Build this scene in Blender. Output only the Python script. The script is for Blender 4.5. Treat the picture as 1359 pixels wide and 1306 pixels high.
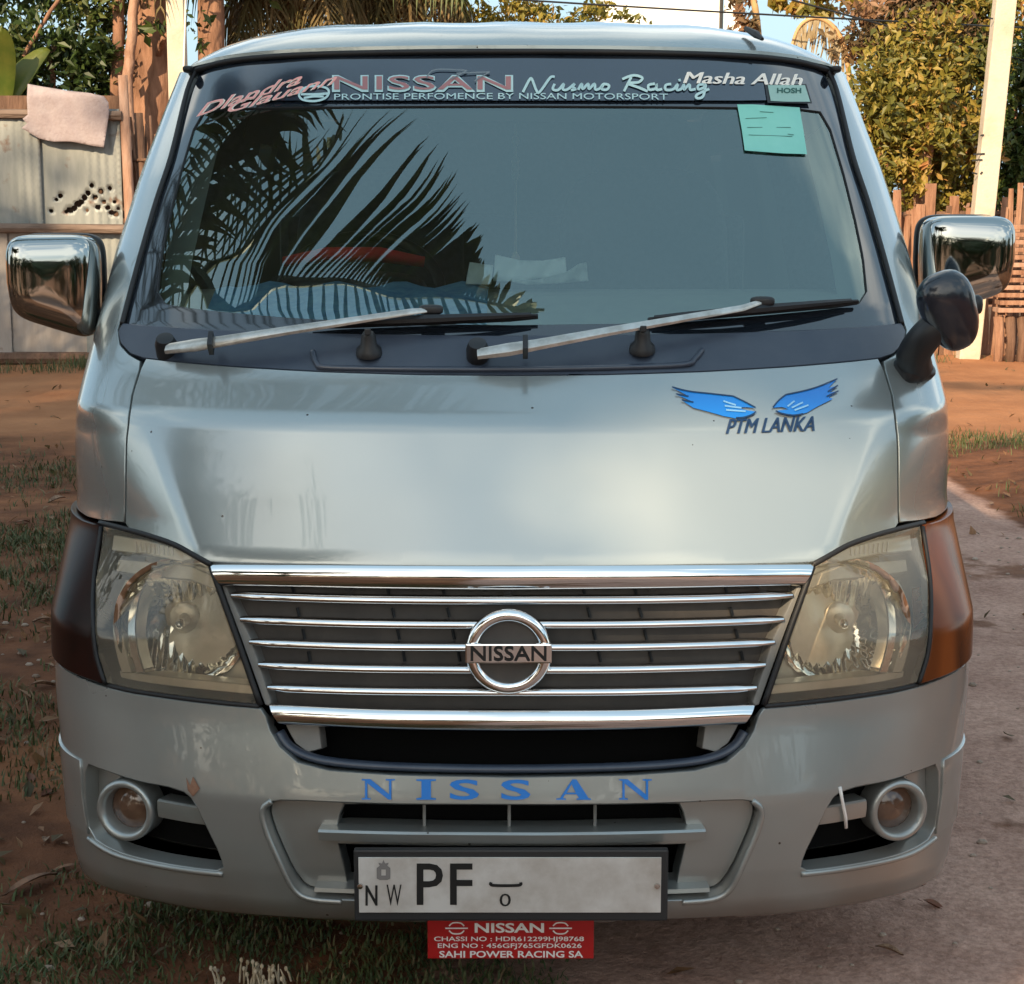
import bpy, bmesh, math, random
import numpy as np
from mathutils import Vector, Matrix
from mathutils.geometry import delaunay_2d_cdt
random.seed(7); np.random.seed(7)
R = math.radians
for o in list(bpy.data.objects): bpy.data.objects.remove(o)
scene = bpy.context.scene
COL = scene.collection

# ------------------------------------------------------------------ camera
W0, H0 = 1359.0, 1306.0
FPX, PITCH = 2400.0, R(9.25)
CAM = np.array([0.0, -3.18, 1.52])
cd = bpy.data.cameras.new('camera'); cam = bpy.data.objects.new('camera', cd); COL.objects.link(cam)
cd.sensor_fit = 'HORIZONTAL'; cd.sensor_width = 36.0; cd.lens = 36.0*FPX/W0
cd.clip_start = 0.05; cd.clip_end = 3000
cam.location = CAM; cam.rotation_euler = (R(90)-PITCH, 0, 0)
scene.camera = cam

# ------------------------------------------------------------------ sky, sun, exposure
SUN_AZ, SUN_EL = R(25), R(27)          # behind the camera, to its left
SUNV = Vector((-math.sin(SUN_AZ)*math.cos(SUN_EL), -math.cos(SUN_AZ)*math.cos(SUN_EL), math.sin(SUN_EL)))
world = bpy.data.worlds.new('World'); scene.world = world; world.use_nodes = True
nt = world.node_tree; nt.nodes.clear()
wo = nt.nodes.new('ShaderNodeOutputWorld'); bg = nt.nodes.new('ShaderNodeBackground')
sky = nt.nodes.new('ShaderNodeTexSky'); sky.sky_type = 'NISHITA'; sky.sun_disc = False
sky.sun_elevation = SUN_EL; sky.sun_rotation = math.atan2(SUNV.x, SUNV.y)
sky.air_density = 1.0; sky.dust_density = 2.5; sky.ozone_density = 1.0
tc = nt.nodes.new('ShaderNodeTexCoord'); cn = nt.nodes.new('ShaderNodeTexNoise')
cn.inputs['Scale'].default_value = 3.2; cn.inputs['Detail'].default_value = 5
cr = nt.nodes.new('ShaderNodeValToRGB'); cr.color_ramp.elements[0].position = .50; cr.color_ramp.elements[1].position = .64
veil = nt.nodes.new('ShaderNodeMix'); veil.data_type = 'RGBA'; veil.inputs['Factor'].default_value = .42; veil.inputs['B'].default_value = (7.2, 10.4, 12.4, 1)
mxc = nt.nodes.new('ShaderNodeMix'); mxc.data_type = 'RGBA'; mxc.inputs['B'].default_value = (17.0, 16.6, 15.0, 1)
ml = nt.nodes.new('ShaderNodeMath'); ml.operation = 'MULTIPLY'; ml.inputs[1].default_value = .7
mpc = nt.nodes.new('ShaderNodeMapping'); mpc.inputs['Location'].default_value = (3.1, 1.7, .45)
nt.links.new(tc.outputs['Generated'], mpc.inputs['Vector']); nt.links.new(mpc.outputs['Vector'], cn.inputs['Vector']); nt.links.new(cn.outputs['Fac'], cr.inputs['Fac'])
sepc = nt.nodes.new('ShaderNodeSeparateXYZ'); nt.links.new(tc.outputs['Generated'], sepc.inputs[0])
hor = nt.nodes.new('ShaderNodeMapRange'); hor.interpolation_type = 'SMOOTHSTEP'       # broken cloud towards the horizon, clear overhead
for k_, v_ in (('From Min', .93), ('From Max', .70), ('To Min', 0), ('To Max', 1)): hor.inputs[k_].default_value = v_
nt.links.new(sepc.outputs['Z'], hor.inputs['Value'])
ml2 = nt.nodes.new('ShaderNodeMath'); ml2.operation = 'MULTIPLY'; nt.links.new(ml.outputs[0], ml2.inputs[0]); nt.links.new(hor.outputs[0], ml2.inputs[1])
nt.links.new(cr.outputs['Color'], ml.inputs[0]); nt.links.new(ml2.outputs[0], mxc.inputs['Factor'])
nt.links.new(sky.outputs['Color'], veil.inputs['A']); nt.links.new(veil.outputs['Result'], mxc.inputs['A']); nt.links.new(mxc.outputs['Result'], bg.inputs['Color'])
bg.inputs['Strength'].default_value = 0.078
nt.links.new(bg.outputs['Background'], wo.inputs['Surface'])
sd = bpy.data.lights.new('sun', 'SUN'); sd.energy = 5.0; sd.angle = R(0.53); sd.color = (1.0, .77, .50)
sun = bpy.data.objects.new('sun', sd); COL.objects.link(sun)
sun.rotation_euler = SUNV.to_track_quat('Z', 'Y').to_euler()
vs = scene.view_settings; vs.view_transform = 'Standard'; vs.look = 'None'; vs.gamma = 1; vs.exposure = 0.78
scene.render.engine = 'CYCLES'
scene.cycles.max_bounces = 8; scene.cycles.transparent_max_bounces = 16

# ------------------------------------------------------------------ materials
MATS = {}
def mat(name, col, rough=.5, metal=0.0, col2=None, nscale=8.0, ndetail=4, lo=.35, hi=.65, bump=0.0, bscale=40.0,
        coat=0.0, coatr=.05, trans=0.0, spec=.5, attr=None, ramp=None, stretch=None, emit=None, sheen=0.0):
    m = bpy.data.materials.new(name); m.use_nodes = True; n = m.node_tree; b = n.nodes['Principled BSDF']
    b.inputs['Base Color'].default_value = (*col, 1); b.inputs['Roughness'].default_value = rough
    b.inputs['Metallic'].default_value = metal; b.inputs['Coat Weight'].default_value = coat
    b.inputs['Coat Roughness'].default_value = coatr; b.inputs['Specular IOR Level'].default_value = spec
    t = n.nodes.new('ShaderNodeTexCoord'); vec = t.outputs['Object']
    if stretch:
        mp = n.nodes.new('ShaderNodeMapping'); mp.inputs['Scale'].default_value = stretch
        n.links.new(vec, mp.inputs['Vector']); vec = mp.outputs['Vector']
    if attr:
        a = n.nodes.new('ShaderNodeAttribute'); a.attribute_name = attr
        r = n.nodes.new('ShaderNodeValToRGB'); els = r.color_ramp.elements
        els[0].color = (*ramp[0][1], 1); els[0].position = ramp[0][0]
        els[1].color = (*ramp[-1][1], 1); els[1].position = ramp[-1][0]
        for p, c in ramp[1:-1]:
            e = els.new(p); e.color = (*c, 1)
        n.links.new(a.outputs['Fac'], r.inputs['Fac']); n.links.new(r.outputs['Color'], b.inputs['Base Color'])
    elif col2 is not None:
        tx = n.nodes.new('ShaderNodeTexNoise'); tx.inputs['Scale'].default_value = nscale; tx.inputs['Detail'].default_value = ndetail
        tx.inputs['Roughness'].default_value = .62
        r = n.nodes.new('ShaderNodeValToRGB'); r.color_ramp.elements[0].position = lo; r.color_ramp.elements[1].position = hi
        r.color_ramp.elements[0].color = (*col, 1); r.color_ramp.elements[1].color = (*col2, 1)
        n.links.new(vec, tx.inputs['Vector']); n.links.new(tx.outputs['Fac'], r.inputs['Fac'])
        n.links.new(r.outputs['Color'], b.inputs['Base Color'])
    if bump:
        tb = n.nodes.new('ShaderNodeTexNoise'); tb.inputs['Scale'].default_value = bscale; tb.inputs['Detail'].default_value = 5
        bp = n.nodes.new('ShaderNodeBump'); bp.inputs['Strength'].default_value = bump; bp.inputs['Distance'].default_value = .02
        n.links.new(vec, tb.inputs['Vector']); n.links.new(tb.outputs['Fac'], bp.inputs['Height'])
        n.links.new(bp.outputs['Normal'], b.inputs['Normal'])
    if trans: b.inputs['Transmission Weight'].default_value = trans
    MATS[name] = m
    return m

def glass(name, tint, refl_ior=1.6, rough=.0, dust=0.0, dustcol=(.6, .6, .55), gcol=(1, 1, 1)):
    m = bpy.data.materials.new(name); m.use_nodes = True; n = m.node_tree; n.nodes.clear()
    out = n.nodes.new('ShaderNodeOutputMaterial'); tr = n.nodes.new('ShaderNodeBsdfTransparent')
    tr.inputs['Color'].default_value = (*tint, 1)
    gl = n.nodes.new('ShaderNodeBsdfGlossy'); gl.inputs['Roughness'].default_value = rough; gl.inputs['Color'].default_value = (*gcol, 1)
    fr = n.nodes.new('ShaderNodeFresnel'); fr.inputs['IOR'].default_value = refl_ior
    mx = n.nodes.new('ShaderNodeMixShader'); n.links.new(fr.outputs[0], mx.inputs[0])
    base = tr
    if dust:
        df = n.nodes.new('ShaderNodeBsdfDiffuse'); df.inputs['Color'].default_value = (*dustcol, 1)
        tx = n.nodes.new('ShaderNodeTexNoise'); tx.inputs['Scale'].default_value = 5; tx.inputs['Detail'].default_value = 1
        t = n.nodes.new('ShaderNodeTexCoord'); n.links.new(t.outputs['Object'], tx.inputs['Vector'])
        mu = n.nodes.new('ShaderNodeMath'); mu.operation = 'MULTIPLY'; mu.inputs[1].default_value = dust*2
        n.links.new(tx.outputs['Fac'], mu.inputs[0])
        m2 = n.nodes.new('ShaderNodeMixShader'); n.links.new(mu.outputs[0], m2.inputs[0])
        n.links.new(tr.outputs[0], m2.inputs[1]); n.links.new(df.outputs[0], m2.inputs[2]); base = m2
    n.links.new(base.outputs[0], mx.inputs[1]); n.links.new(gl.outputs[0], mx.inputs[2])
    n.links.new(mx.outputs[0], out.inputs['Surface'])
    MATS[name] = m
    return m

def paint_mat():
    m = mat('silver_paint', (.385, .43, .425), rough=.28, metal=.62, coat=1.0, coatr=.025)
    n = m.node_tree; b = n.nodes['Principled BSDF']
    t = n.nodes.new('ShaderNodeTexCoord')
    # dust film and dried mud specks, denser low on the body
    big = n.nodes.new('ShaderNodeTexNoise'); big.inputs['Scale'].default_value = 5; big.inputs['Detail'].default_value = 2; big.inputs['Roughness'].default_value = .5
    sep = n.nodes.new('ShaderNodeSeparateXYZ')
    mr = n.nodes.new('ShaderNodeMapRange'); mr.inputs['From Min'].default_value = .75; mr.inputs['From Max'].default_value = .15
    mr.inputs['To Min'].default_value = .10; mr.inputs['To Max'].default_value = .95
    mu = n.nodes.new('ShaderNodeMath'); mu.operation = 'MULTIPLY'
    mx = n.nodes.new('ShaderNodeMix'); mx.data_type = 'RGBA'
    mx.inputs['A'].default_value = (.385, .43, .425, 1); mx.inputs['B'].default_value = (.19, .115, .07, 1)
    n.links.new(t.outputs['Object'], big.inputs['Vector']); n.links.new(t.outputs['Object'], sep.inputs[0])
    n.links.new(sep.outputs['Z'], mr.inputs['Value']); n.links.new(mr.outputs[0], mu.inputs[0]); n.links.new(big.outputs['Fac'], mu.inputs[1])
    n.links.new(mu.outputs[0], mx.inputs['Factor'])
    # sparse stone chips and tar specks
    vo = n.nodes.new('ShaderNodeTexVoronoi'); vo.inputs['Scale'].default_value = 26; n.links.new(t.outputs['Object'], vo.inputs['Vector'])
    sepv = n.nodes.new('ShaderNodeSeparateColor'); n.links.new(vo.outputs['Color'], sepv.inputs[0])
    thr = n.nodes.new('ShaderNodeMath'); thr.operation = 'MULTIPLY_ADD'; thr.inputs[1].default_value = .16; thr.inputs[2].default_value = -.09; n.links.new(sepv.outputs[0], thr.inputs[0])
    cmp_ = n.nodes.new('ShaderNodeMath'); cmp_.operation = 'LESS_THAN'; n.links.new(vo.outputs['Distance'], cmp_.inputs[0]); n.links.new(thr.outputs[0], cmp_.inputs[1])
    ch = n.nodes.new('ShaderNodeMix'); ch.data_type = 'RGBA'; ch.inputs['B'].default_value = (.07, .055, .045, 1)
    n.links.new(cmp_.outputs[0], ch.inputs['Factor']); n.links.new(mx.outputs['Result'], ch.inputs['A']); n.links.new(ch.outputs['Result'], b.inputs['Base Color'])
    ad = n.nodes.new('ShaderNodeMath'); ad.operation = 'MULTIPLY_ADD'; ad.inputs[1].default_value = .5; ad.inputs[2].default_value = .17
    n.links.new(mu.outputs[0], ad.inputs[0])
    sc = n.nodes.new('ShaderNodeTexNoise'); sc.inputs['Scale'].default_value = 3.5; sc.inputs['Detail'].default_value = 1
    n.links.new(t.outputs['Object'], sc.inputs['Vector'])
    a2 = n.nodes.new('ShaderNodeMath'); a2.operation = 'MULTIPLY_ADD'; a2.inputs[1].default_value = .08; 
    n.links.new(sc.outputs['Fac'], a2.inputs[0]); n.links.new(ad.outputs[0], a2.inputs[2])
    n.links.new(a2.outputs[0], b.inputs['Roughness'])
    return m
PAINT = paint_mat()
CHROME = mat('chrome', (.86, .86, .85), rough=.06, metal=1)
SHELL = mat('mirror_chrome', (.40, .42, .41), rough=.05, metal=1)
CHROMED = mat('worn_chrome', (.70, .69, .66), rough=.16, metal=1)
BLACK = mat('black_plastic', (.012, .013, .015), rough=.45)
VOID = mat('dark_cavity', (.006, .006, .006), rough=.9, spec=.1)
COWL = mat('cowl_plastic', (.030, .042, .066), rough=.36, col2=(.042, .054, .078), nscale=14, coat=.3, coatr=.25)
GRAYPL = mat('grille_plastic', (.050, .044, .040), rough=.55, col2=(.075, .065, .056), nscale=12)
GRAYLT = mat('grille_surround', (.20, .20, .19), rough=.5, col2=(.26, .25, .23), nscale=10)
RUBBER = mat('rubber', (.01, .01, .011), rough=.6)
FRIT = mat('glass_border', (.010, .014, .02), rough=.06, spec=1.0, coat=1.0)
BAND = mat('sun_strip', (.010, .018, .034), rough=.10, spec=1.0, coat=1.0)
GLASS = glass('windscreen_glass', (.86, .97, .92), 2.65, 0.0, .012, gcol=(.82, 1.0, .97))
SIDEG = glass('side_glass', (.45, .55, .50), 1.5)
LENS = glass('headlamp_lens', (.97, .94, .87), 1.5, .0, .13, (.70, .63, .50))
LAMPHOUSE = mat('lamp_housing', (.68, .61, .49), rough=.30, metal=.45, col2=(.52, .45, .34), nscale=9)
REFL = mat('lamp_reflector', (.86, .82, .72), rough=.10, metal=1)
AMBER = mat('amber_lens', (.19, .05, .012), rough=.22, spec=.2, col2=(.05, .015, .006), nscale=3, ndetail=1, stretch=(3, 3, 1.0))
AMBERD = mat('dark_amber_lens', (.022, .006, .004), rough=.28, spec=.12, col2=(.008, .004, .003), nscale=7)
FOGL = mat('fog_lens', (.085, .045, .030), rough=.12, coat=.8, col2=(.14, .08, .05), nscale=20)
WHITEPLATE = mat('plate_white', (.60, .56, .52), rough=.4, col2=(.36, .30, .25), nscale=9, ndetail=8, lo=.42, hi=.78)
INK = mat('black_ink', (.008, .008, .008), rough=.5)
BLUE = mat('blue_vinyl', (.008, .19, .62), rough=.28, coat=.4)
NAVY = mat('navy_vinyl', (.006, .03, .09), rough=.35)
RED = mat('red_plate', (.44, .010, .010), rough=.4, col2=(.36, .008, .008), nscale=14)
WHITEINK = mat('white_ink', (.80, .76, .72), rough=.5)
PINKINK = mat('pink_vinyl', (.80, .36, .32), rough=.45)
TEALINK = mat('pale_teal_vinyl', (.42, .60, .60), rough=.45)
ROSEINK = mat('rose_vinyl', (.34, .15, .15), rough=.45)
CREAMINK = mat('cream_vinyl', (.85, .78, .68), rough=.45)
TEALPAPER = mat('teal_paper', (.20, .55, .46), rough=.7, col2=(.24, .60, .51), nscale=7)
PALEPAPER = mat('pale_sticker', (.30, .48, .42), rough=.6)
GREENINK = mat('dark_green_ink', (.01, .09, .07), rough=.6)
PAPER = mat('white_paper', (.75, .78, .74), rough=.7)
DASH = mat('dash_plastic', (.36, .38, .34), rough=.7, col2=(.29, .31, .28), nscale=6)
DASHB = mat('blue_dash_cover', (.10, .30, .55), rough=.8, col2=(.20, .45, .65), nscale=30)
SEAT = mat('seat_fabric', (.05, .055, .06), rough=.9, col2=(.08, .085, .09), nscale=40)
TRIM = mat('pillar_trim', (.42, .47, .43), rough=.7)
REDF = mat('red_fabric', (.55, .02, .02), rough=.8)
ALU = mat('wiper_silver', (.62, .61, .57), rough=.32, metal=.75, col2=(.42, .40, .36), nscale=30)
TYRE = mat('tyre_rubber', (.018, .018, .018), rough=.85)
RIM = mat('wheel_steel', (.35, .35, .36), rough=.4, metal=.8)

# ------------------------------------------------------------------ mesh helpers
def link(name, me, parent=None, mats=(), smooth=False, kind=None):
    o = bpy.data.objects.new(name, me); COL.objects.link(o)
    for m in mats: me.materials.append(m)
    if smooth: me.shade_smooth()
    if parent is not None: o.parent = parent
    if kind: o['kind'] = kind
    return o
def tag(o, label, cat, group=None):
    o['label'] = label; o['category'] = cat
    if group: o['group'] = group
    return o
def empty(name, loc=(0, 0, 0), label=None, cat=None, group=None):
    o = bpy.data.objects.new(name, None); COL.objects.link(o); o.location = loc; o.empty_display_size = .1
    if label: tag(o, label, cat, group)
    return o
def copy_tree(o, parent=None):
    c = o.copy(); COL.objects.link(c)
    if parent is not None: c.parent = parent
    for ch in list(o.children): copy_tree(ch, c)
    return c

class MB:
    def __init__(s): s.v = []; s.f = []; s.m = []; s.cur = 0
    def add(s, vs_, fs):
        b = len(s.v); s.v += [tuple(map(float, p)) for p in vs_]
        for f in fs: s.f.append(tuple(b+i for i in f)); s.m.append(s.cur)
    def box(s, c, d, rot=None, taper=1.0):
        hx, hy, hz = d[0]/2, d[1]/2, d[2]/2
        vs_ = [Vector((sx*hx*(taper if sz > 0 else 1), sy*hy*(taper if sz > 0 else 1), sz*hz)) for sz in (-1, 1) for sy in (-1, 1) for sx in (-1, 1)]
        if rot is not None:
            M = rot if isinstance(rot, Matrix) else Matrix.Rotation(rot, 3, 'Z')
            vs_ = [M @ v for v in vs_]
        c = Vector(c)
        s.add([v+c for v in vs_], [(0, 2, 3, 1), (4, 5, 7, 6), (0, 1, 5, 4), (2, 6, 7, 3), (0, 4, 6, 2), (1, 3, 7, 5)])
    def sweep(s, pts, radii, n=8, up=None, ratio=1.0, caps=True):
        """tube / flattened tube along pts; radii a number or list; ratio = height/width along up"""
        pts = [Vector(p) for p in pts]
        if not hasattr(radii, '__len__'): radii = [radii]*len(pts)
        rings = []; prev = None
        for i, p in enumerate(pts):
            a = pts[max(i-1, 0)]; b = pts[min(i+1, len(pts)-1)]
            t = (b-a).normalized()
            if up is not None: u = Vector(up)
            elif prev is not None: u = prev
            else: u = Vector((0, 0, 1)) if abs(t.z) < .9 else Vector((1, 0, 0))
            u = (u - t*u.dot(t)).normalized(); prev = u
            sd_ = t.cross(u)
            rings.append([p + sd_*(math.cos(k*2*math.pi/n)*radii[i]) + u*(math.sin(k*2*math.pi/n)*radii[i]*ratio) for k in range(n)])
        vs_ = [q for r_ in rings for q in r_]; fs = []
        for i in range(len(pts)-1):
            for k in range(n):
                k2 = (k+1) % n; fs.append((i*n+k, i*n+k2, (i+1)*n+k2, (i+1)*n+k))
        if caps: fs.append(tuple(range(n-1, -1, -1))); fs.append(tuple(range((len(pts)-1)*n, len(pts)*n)))
        s.add(vs_, fs)
    def lathe(s, prof, c, axis=(0, -1, 0), n=32, upv=(0, 0, 1)):
        """prof: (radius, distance along axis)"""
        ax = Vector(axis).normalized(); u = Vector(upv); u = (u-ax*u.dot(ax)).normalized(); w = ax.cross(u); c = Vector(c)
        vs_ = []; fs = []
        for r_, d in prof:
            for k in range(n):
                a = k*2*math.pi/n; vs_.append(c+ax*d+(w*math.cos(a)+u*math.sin(a))*r_)
        for i in range(len(prof)-1):
            for k in range(n):
                k2 = (k+1) % n; fs.append((i*n+k, i*n+k2, (i+1)*n+k2, (i+1)*n+k))
        s.add(vs_, fs)
    def superell(s, c, r_, e1=.4, e2=.4, rot=None, nu=28, nv=16, shear=None):
        def sp(a, e): return math.copysign(abs(a)**e, a)
        vs_ = []; fs = []
        for j in range(nv+1):
            ph = -math.pi/2+math.pi*j/nv
            for i in range(nu):
                th = 2*math.pi*i/nu
                v = Vector((r_[0]*sp(math.cos(ph), e1)*sp(math.cos(th), e2), r_[1]*sp(math.sin(ph), e1), r_[2]*sp(math.cos(ph), e1)*sp(math.sin(th), e2)))
                if shear: v = Vector(shear(v))
                if rot is not None: v = rot @ v
                vs_.append(v+Vector(c))
        for j in range(nv):
            for i in range(nu):
                i2 = (i+1) % nu; fs.append((j*nu+i, (j+1)*nu+i, (j+1)*nu+i2, j*nu+i2))
        s.add(vs_, fs)
    def grid(s, P, flip=False):
        """P[j][i] array of points"""
        nj, ni = len(P), len(P[0]); fs = []
        for j in range(nj-1):
            for i in range(ni-1):
                q = (j*ni+i, j*ni+i+1, (j+1)*ni+i+1, (j+1)*ni+i); fs.append(q[::-1] if flip else q)
        s.add([p for r_ in P for p in r_], fs)
    def build(s, name, mats, parent=None, smooth=False, kind=None, bevel=0, autosmooth=None):
        me = bpy.data.meshes.new(name); me.from_pydata(s.v, [], s.f)
        if not isinstance(mats, (list, tuple)): mats = [mats]
        o = link(name, me, parent, mats, False, kind)
        if len(mats) > 1: me.polygons.foreach_set('material_index', s.m)
        bm = bmesh.new(); bm.from_mesh(me); bmesh.ops.remove_doubles(bm, verts=bm.verts, dist=1e-6)
        if kind is None: bmesh.ops.recalc_face_normals(bm, faces=bm.faces)
        if bevel: bmesh.ops.bevel(bm, geom=list(bm.edges), offset=bevel, segments=2, affect='EDGES', profile=.6, clamp_overlap=True)
        bm.to_mesh(me); bm.free()
        if smooth:
            me.shade_smooth()
            if autosmooth: me.set_sharp_from_angle(angle=R(autosmooth))
        return o

# ------------------------------------------------------------------ pixel -> ray
FW = np.array([0, math.cos(PITCH), -math.sin(PITCH)]); UP = np.array([0, math.sin(PITCH), math.cos(PITCH)]); RT = np.array([1.0, 0, 0])
def ray(px, py):
    px = np.atleast_1d(np.asarray(px, float)); py = np.atleast_1d(np.asarray(py, float))
    d = FW[None]*FPX + RT[None]*(px-W0/2)[:, None] - UP[None]*(py-H0/2)[:, None]
    return d/np.linalg.norm(d, axis=1)[:, None]
def at(px, py, Y):
    d = ray(px, py)[0]; k = (Y-CAM[1])/d[1]; return Vector(CAM+d*k)
def on_ground(px, py, z=0.0):
    d = ray(px, py)[0]; k = (z-CAM[2])/d[2]; return Vector(CAM+d*k)

# ------------------------------------------------------------------ the van's front surface
PROF = np.array([(.16, .150), (.075, .165), (.035, .185), (.012, .22), (.002, .28), (0, .34), (0, .42), (.010, .47), (.026, .55), (.044, .70),
                 (.064, .86), (.116, .98), (.172, 1.104), (.270, 1.182), (.345, 1.263), (.84, 1.733), (.95, 1.841), (.99, 1.87)])
ZT = np.linspace(.10, 1.90, 1801)
_y = np.interp(ZT, PROF[:, 1], PROF[:, 0]); _k = np.exp(-.5*(np.arange(-40, 41)/6.0)**2); _k /= _k.sum()
YT = np.convolve(np.pad(_y, 40, mode='edge'), _k, 'valid')
def yf(z): return np.interp(z, ZT, YT)
NSE, DD = 2.5, .42
def Dz(z): return np.interp(z, [.15, .25, 1.15, 1.3, 1.85], [.40, .42, .42, .38, .36])
SIL = np.array([(60, 418), (95, 436), (150, 458), (230, 488), (330, 520), (470, 556), (560, 578), (690, 592), (800, 597), (900, 594), (1000, 584), (1060, 578), (1100, 571), (1150, 558), (1180, 542), (1230, 506)])
def _w(z):
    Y = yf(z)+Dz(z)*.97; dx = Y-CAM[1]; dz = z-CAM[2]
    dep = dx*math.cos(PITCH)-dz*math.sin(PITCH); up = dx*math.sin(PITCH)+dz*math.cos(PITCH)
    py = H0/2-FPX*up/dep
    return np.interp(py, SIL[:, 0], SIL[:, 1])*dep/FPX
WT = _w(ZT); WT = np.convolve(np.pad(WT, 40, mode='edge'), _k, 'valid')
def wz(z): return np.interp(z, ZT, WT)
_th = np.linspace(0, math.pi/2, 4000); _t = np.sin(_th)**(2/NSE); _c = 1-np.cos(_th)**(2/NSE)
_s = np.concatenate([[0], np.cumsum(np.hypot(np.diff(_t*.85), np.diff(_c*DD)))]); LA = _s[-1]
AEND, YEND = 4.6, 4.45
def crease(x, z):
    xc = np.interp(z, [.86, 1.09], [.585, .70]); s = np.abs(x)-xc
    sp = .5*(s+np.sqrt(s*s+.005**2))
    win = np.interp(z, [.70, .86, .92, 1.07, 1.10], [0, 1, 1, .35, 0])
    return .42*sp*win
def wav(x, z): return .0009*np.sin(x*9+z*5)*np.sin(z*13-x*3+1)+.0006*np.sin(x*21-z*8)*np.cos(z*17+x*6)
def Sy(x, z):
    t = np.clip(np.abs(x)/wz(z), 0, .99999)
    return yf(z)+Dz(z)*(1-(1-t**NSE)**(1/NSE))+crease(x, z)+wav(x, z)
def Muz(u, z):
    """u: metres of arc from the centre line (signed), z height"""
    u = np.asarray(u, float); z = np.asarray(z, float); au = np.abs(u); sg = np.where(u < 0, -1, 1)
    t = np.interp(au, _s, _t); c = np.interp(au, _s, _c); x = wz(z)*t
    y = yf(z)+Dz(z)*c+crease(x, z)+wav(x*sg, z)
    e = np.clip((au-LA)/(LA*(AEND-1)), 0, 1)
    y = y+e*(YEND-y); x = x+np.sin(np.clip(e*6, 0, math.pi/2))*.012
    return np.stack([x*sg, y, z], -1)
def Nuz(u, z):
    h = .004; a = Muz(np.asarray(u)+h, z)-Muz(np.asarray(u)-h, z); b = Muz(u, np.asarray(z)+h)-Muz(u, np.asarray(z)-h)
    n = np.cross(a, b); return n/np.linalg.norm(n, axis=-1, keepdims=True)
def hit(px, py):
    """pixel(s) -> (u, z) on the front surface"""
    d = ray(px, py); n = len(d); ks = np.linspace(-.3, 1.9, 500)
    k = (ks[None]-CAM[1])/d[:, 1:2]
    X = CAM[0]+d[:, 0:1]*k; Z = CAM[2]+d[:, 2:3]*k; Yv = CAM[1]+d[:, 1:2]*k
    wv = wz(Z); out = np.abs(X) > wv*.9995
    g = Yv-Sy(X, Z); g[out] = -1
    idx = np.argmax(g > 0, axis=1); miss = ~(g > 0).any(axis=1)
    lo = k[np.arange(n), np.maximum(idx-1, 0)]; hi = k[np.arange(n), idx]
    for _ in range(25):
        m = (lo+hi)/2; p = CAM[None]+d*m[:, None]; gg = p[:, 1]-Sy(p[:, 0], p[:, 2]); bad = np.abs(p[:, 0]) > wz(p[:, 2])*.9995
        neg = (gg < 0) | bad; lo = np.where(neg, m, lo); hi = np.where(neg, hi, m)
    p = CAM[None]+d*((lo+hi)/2)[:, None]
    if miss.any(): print('MISS', [(float(a), float(b)) for a, b in zip(np.atleast_1d(px)[miss], np.atleast_1d(py)[miss])][:4])
    t = np.clip(np.abs(p[:, 0])/wz(p[:, 2]), 0, 1); u = np.interp(t, _t, _s)*np.sign(p[:, 0])
    return np.stack([u, p[:, 2]], 1)
CX = W0/2
def A(pts):
    """list of (offset px right of the centre line, py) -> (u,z)"""
    a = np.array(pts, float); return hit(a[:, 0]+CX, a[:, 1])
def surf(px, py, off=0.0):
    uz = hit(px, py); return Muz(uz[:, 0], uz[:, 1])+Nuz(uz[:, 0], uz[:, 1])*off
def surfv(px, py, off=0.0): return Vector(surf([px], [py], off)[0])
def densify(P, step, closed=True):
    P = np.asarray(P, float); out = []; n = len(P)
    for i in range(n if closed else n-1):
        a, b = P[i], P[(i+1) % n]; k = max(1, int(np.ceil(np.linalg.norm(b-a)/step)))
        for j in range(k): out.append(a+(b-a)*j/k)
    if not closed: out.append(P[-1])
    return np.array(out)
def chaikin(P, it=2, closed=True):
    P = np.asarray(P, float)
    for _ in range(it):
        Q = []; n = len(P)
        if not closed: Q.append(P[0])
        for i in range(n if closed else n-1):
            a, b = P[i], P[(i+1) % n]; Q += [a*.75+b*.25, a*.25+b*.75]
        if not closed: Q.append(P[-1])
        P = np.array(Q)
    return P
def spline(P, n=8, closed=False):
    P = np.asarray(P, float); m = len(P); out = []
    for i in range(m if closed else m-1):
        p0 = P[(i-1) % m] if (closed or i > 0) else P[0]; p1 = P[i]; p2 = P[(i+1) % m]
        p3 = P[(i+2) % m] if (closed or i+2 < m) else P[-1]
        for j in range(n):
            t = j/n; out.append(.5*((2*p1)+(-p0+p2)*t+(2*p0-5*p1+4*p2-p3)*t*t+(-p0+3*p1-3*p2+p3)*t**3))
    if not closed: out.append(P[-1])
    return np.array(out)
def mirror(P): Q = np.array(P, float).copy(); Q[:, 0] *= -1; return Q
def both(P): return np.concatenate([P, mirror(P)[::-1]])     # right half outline -> whole
def inside(pt, poly):
    x, y = pt[:, 0][:, None], pt[:, 1][:, None]; x1, y1 = poly[:, 0][None], poly[:, 1][None]
    x2, y2 = np.roll(poly[:, 0], -1)[None], np.roll(poly[:, 1], -1)[None]
    c = ((y1 > y) != (y2 > y)) & (x < (x2-x1)*(y-y1)/np.where(y2 == y1, 1e-12, y2-y1)+x1)
    return c.sum(1) % 2 == 1
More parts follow.
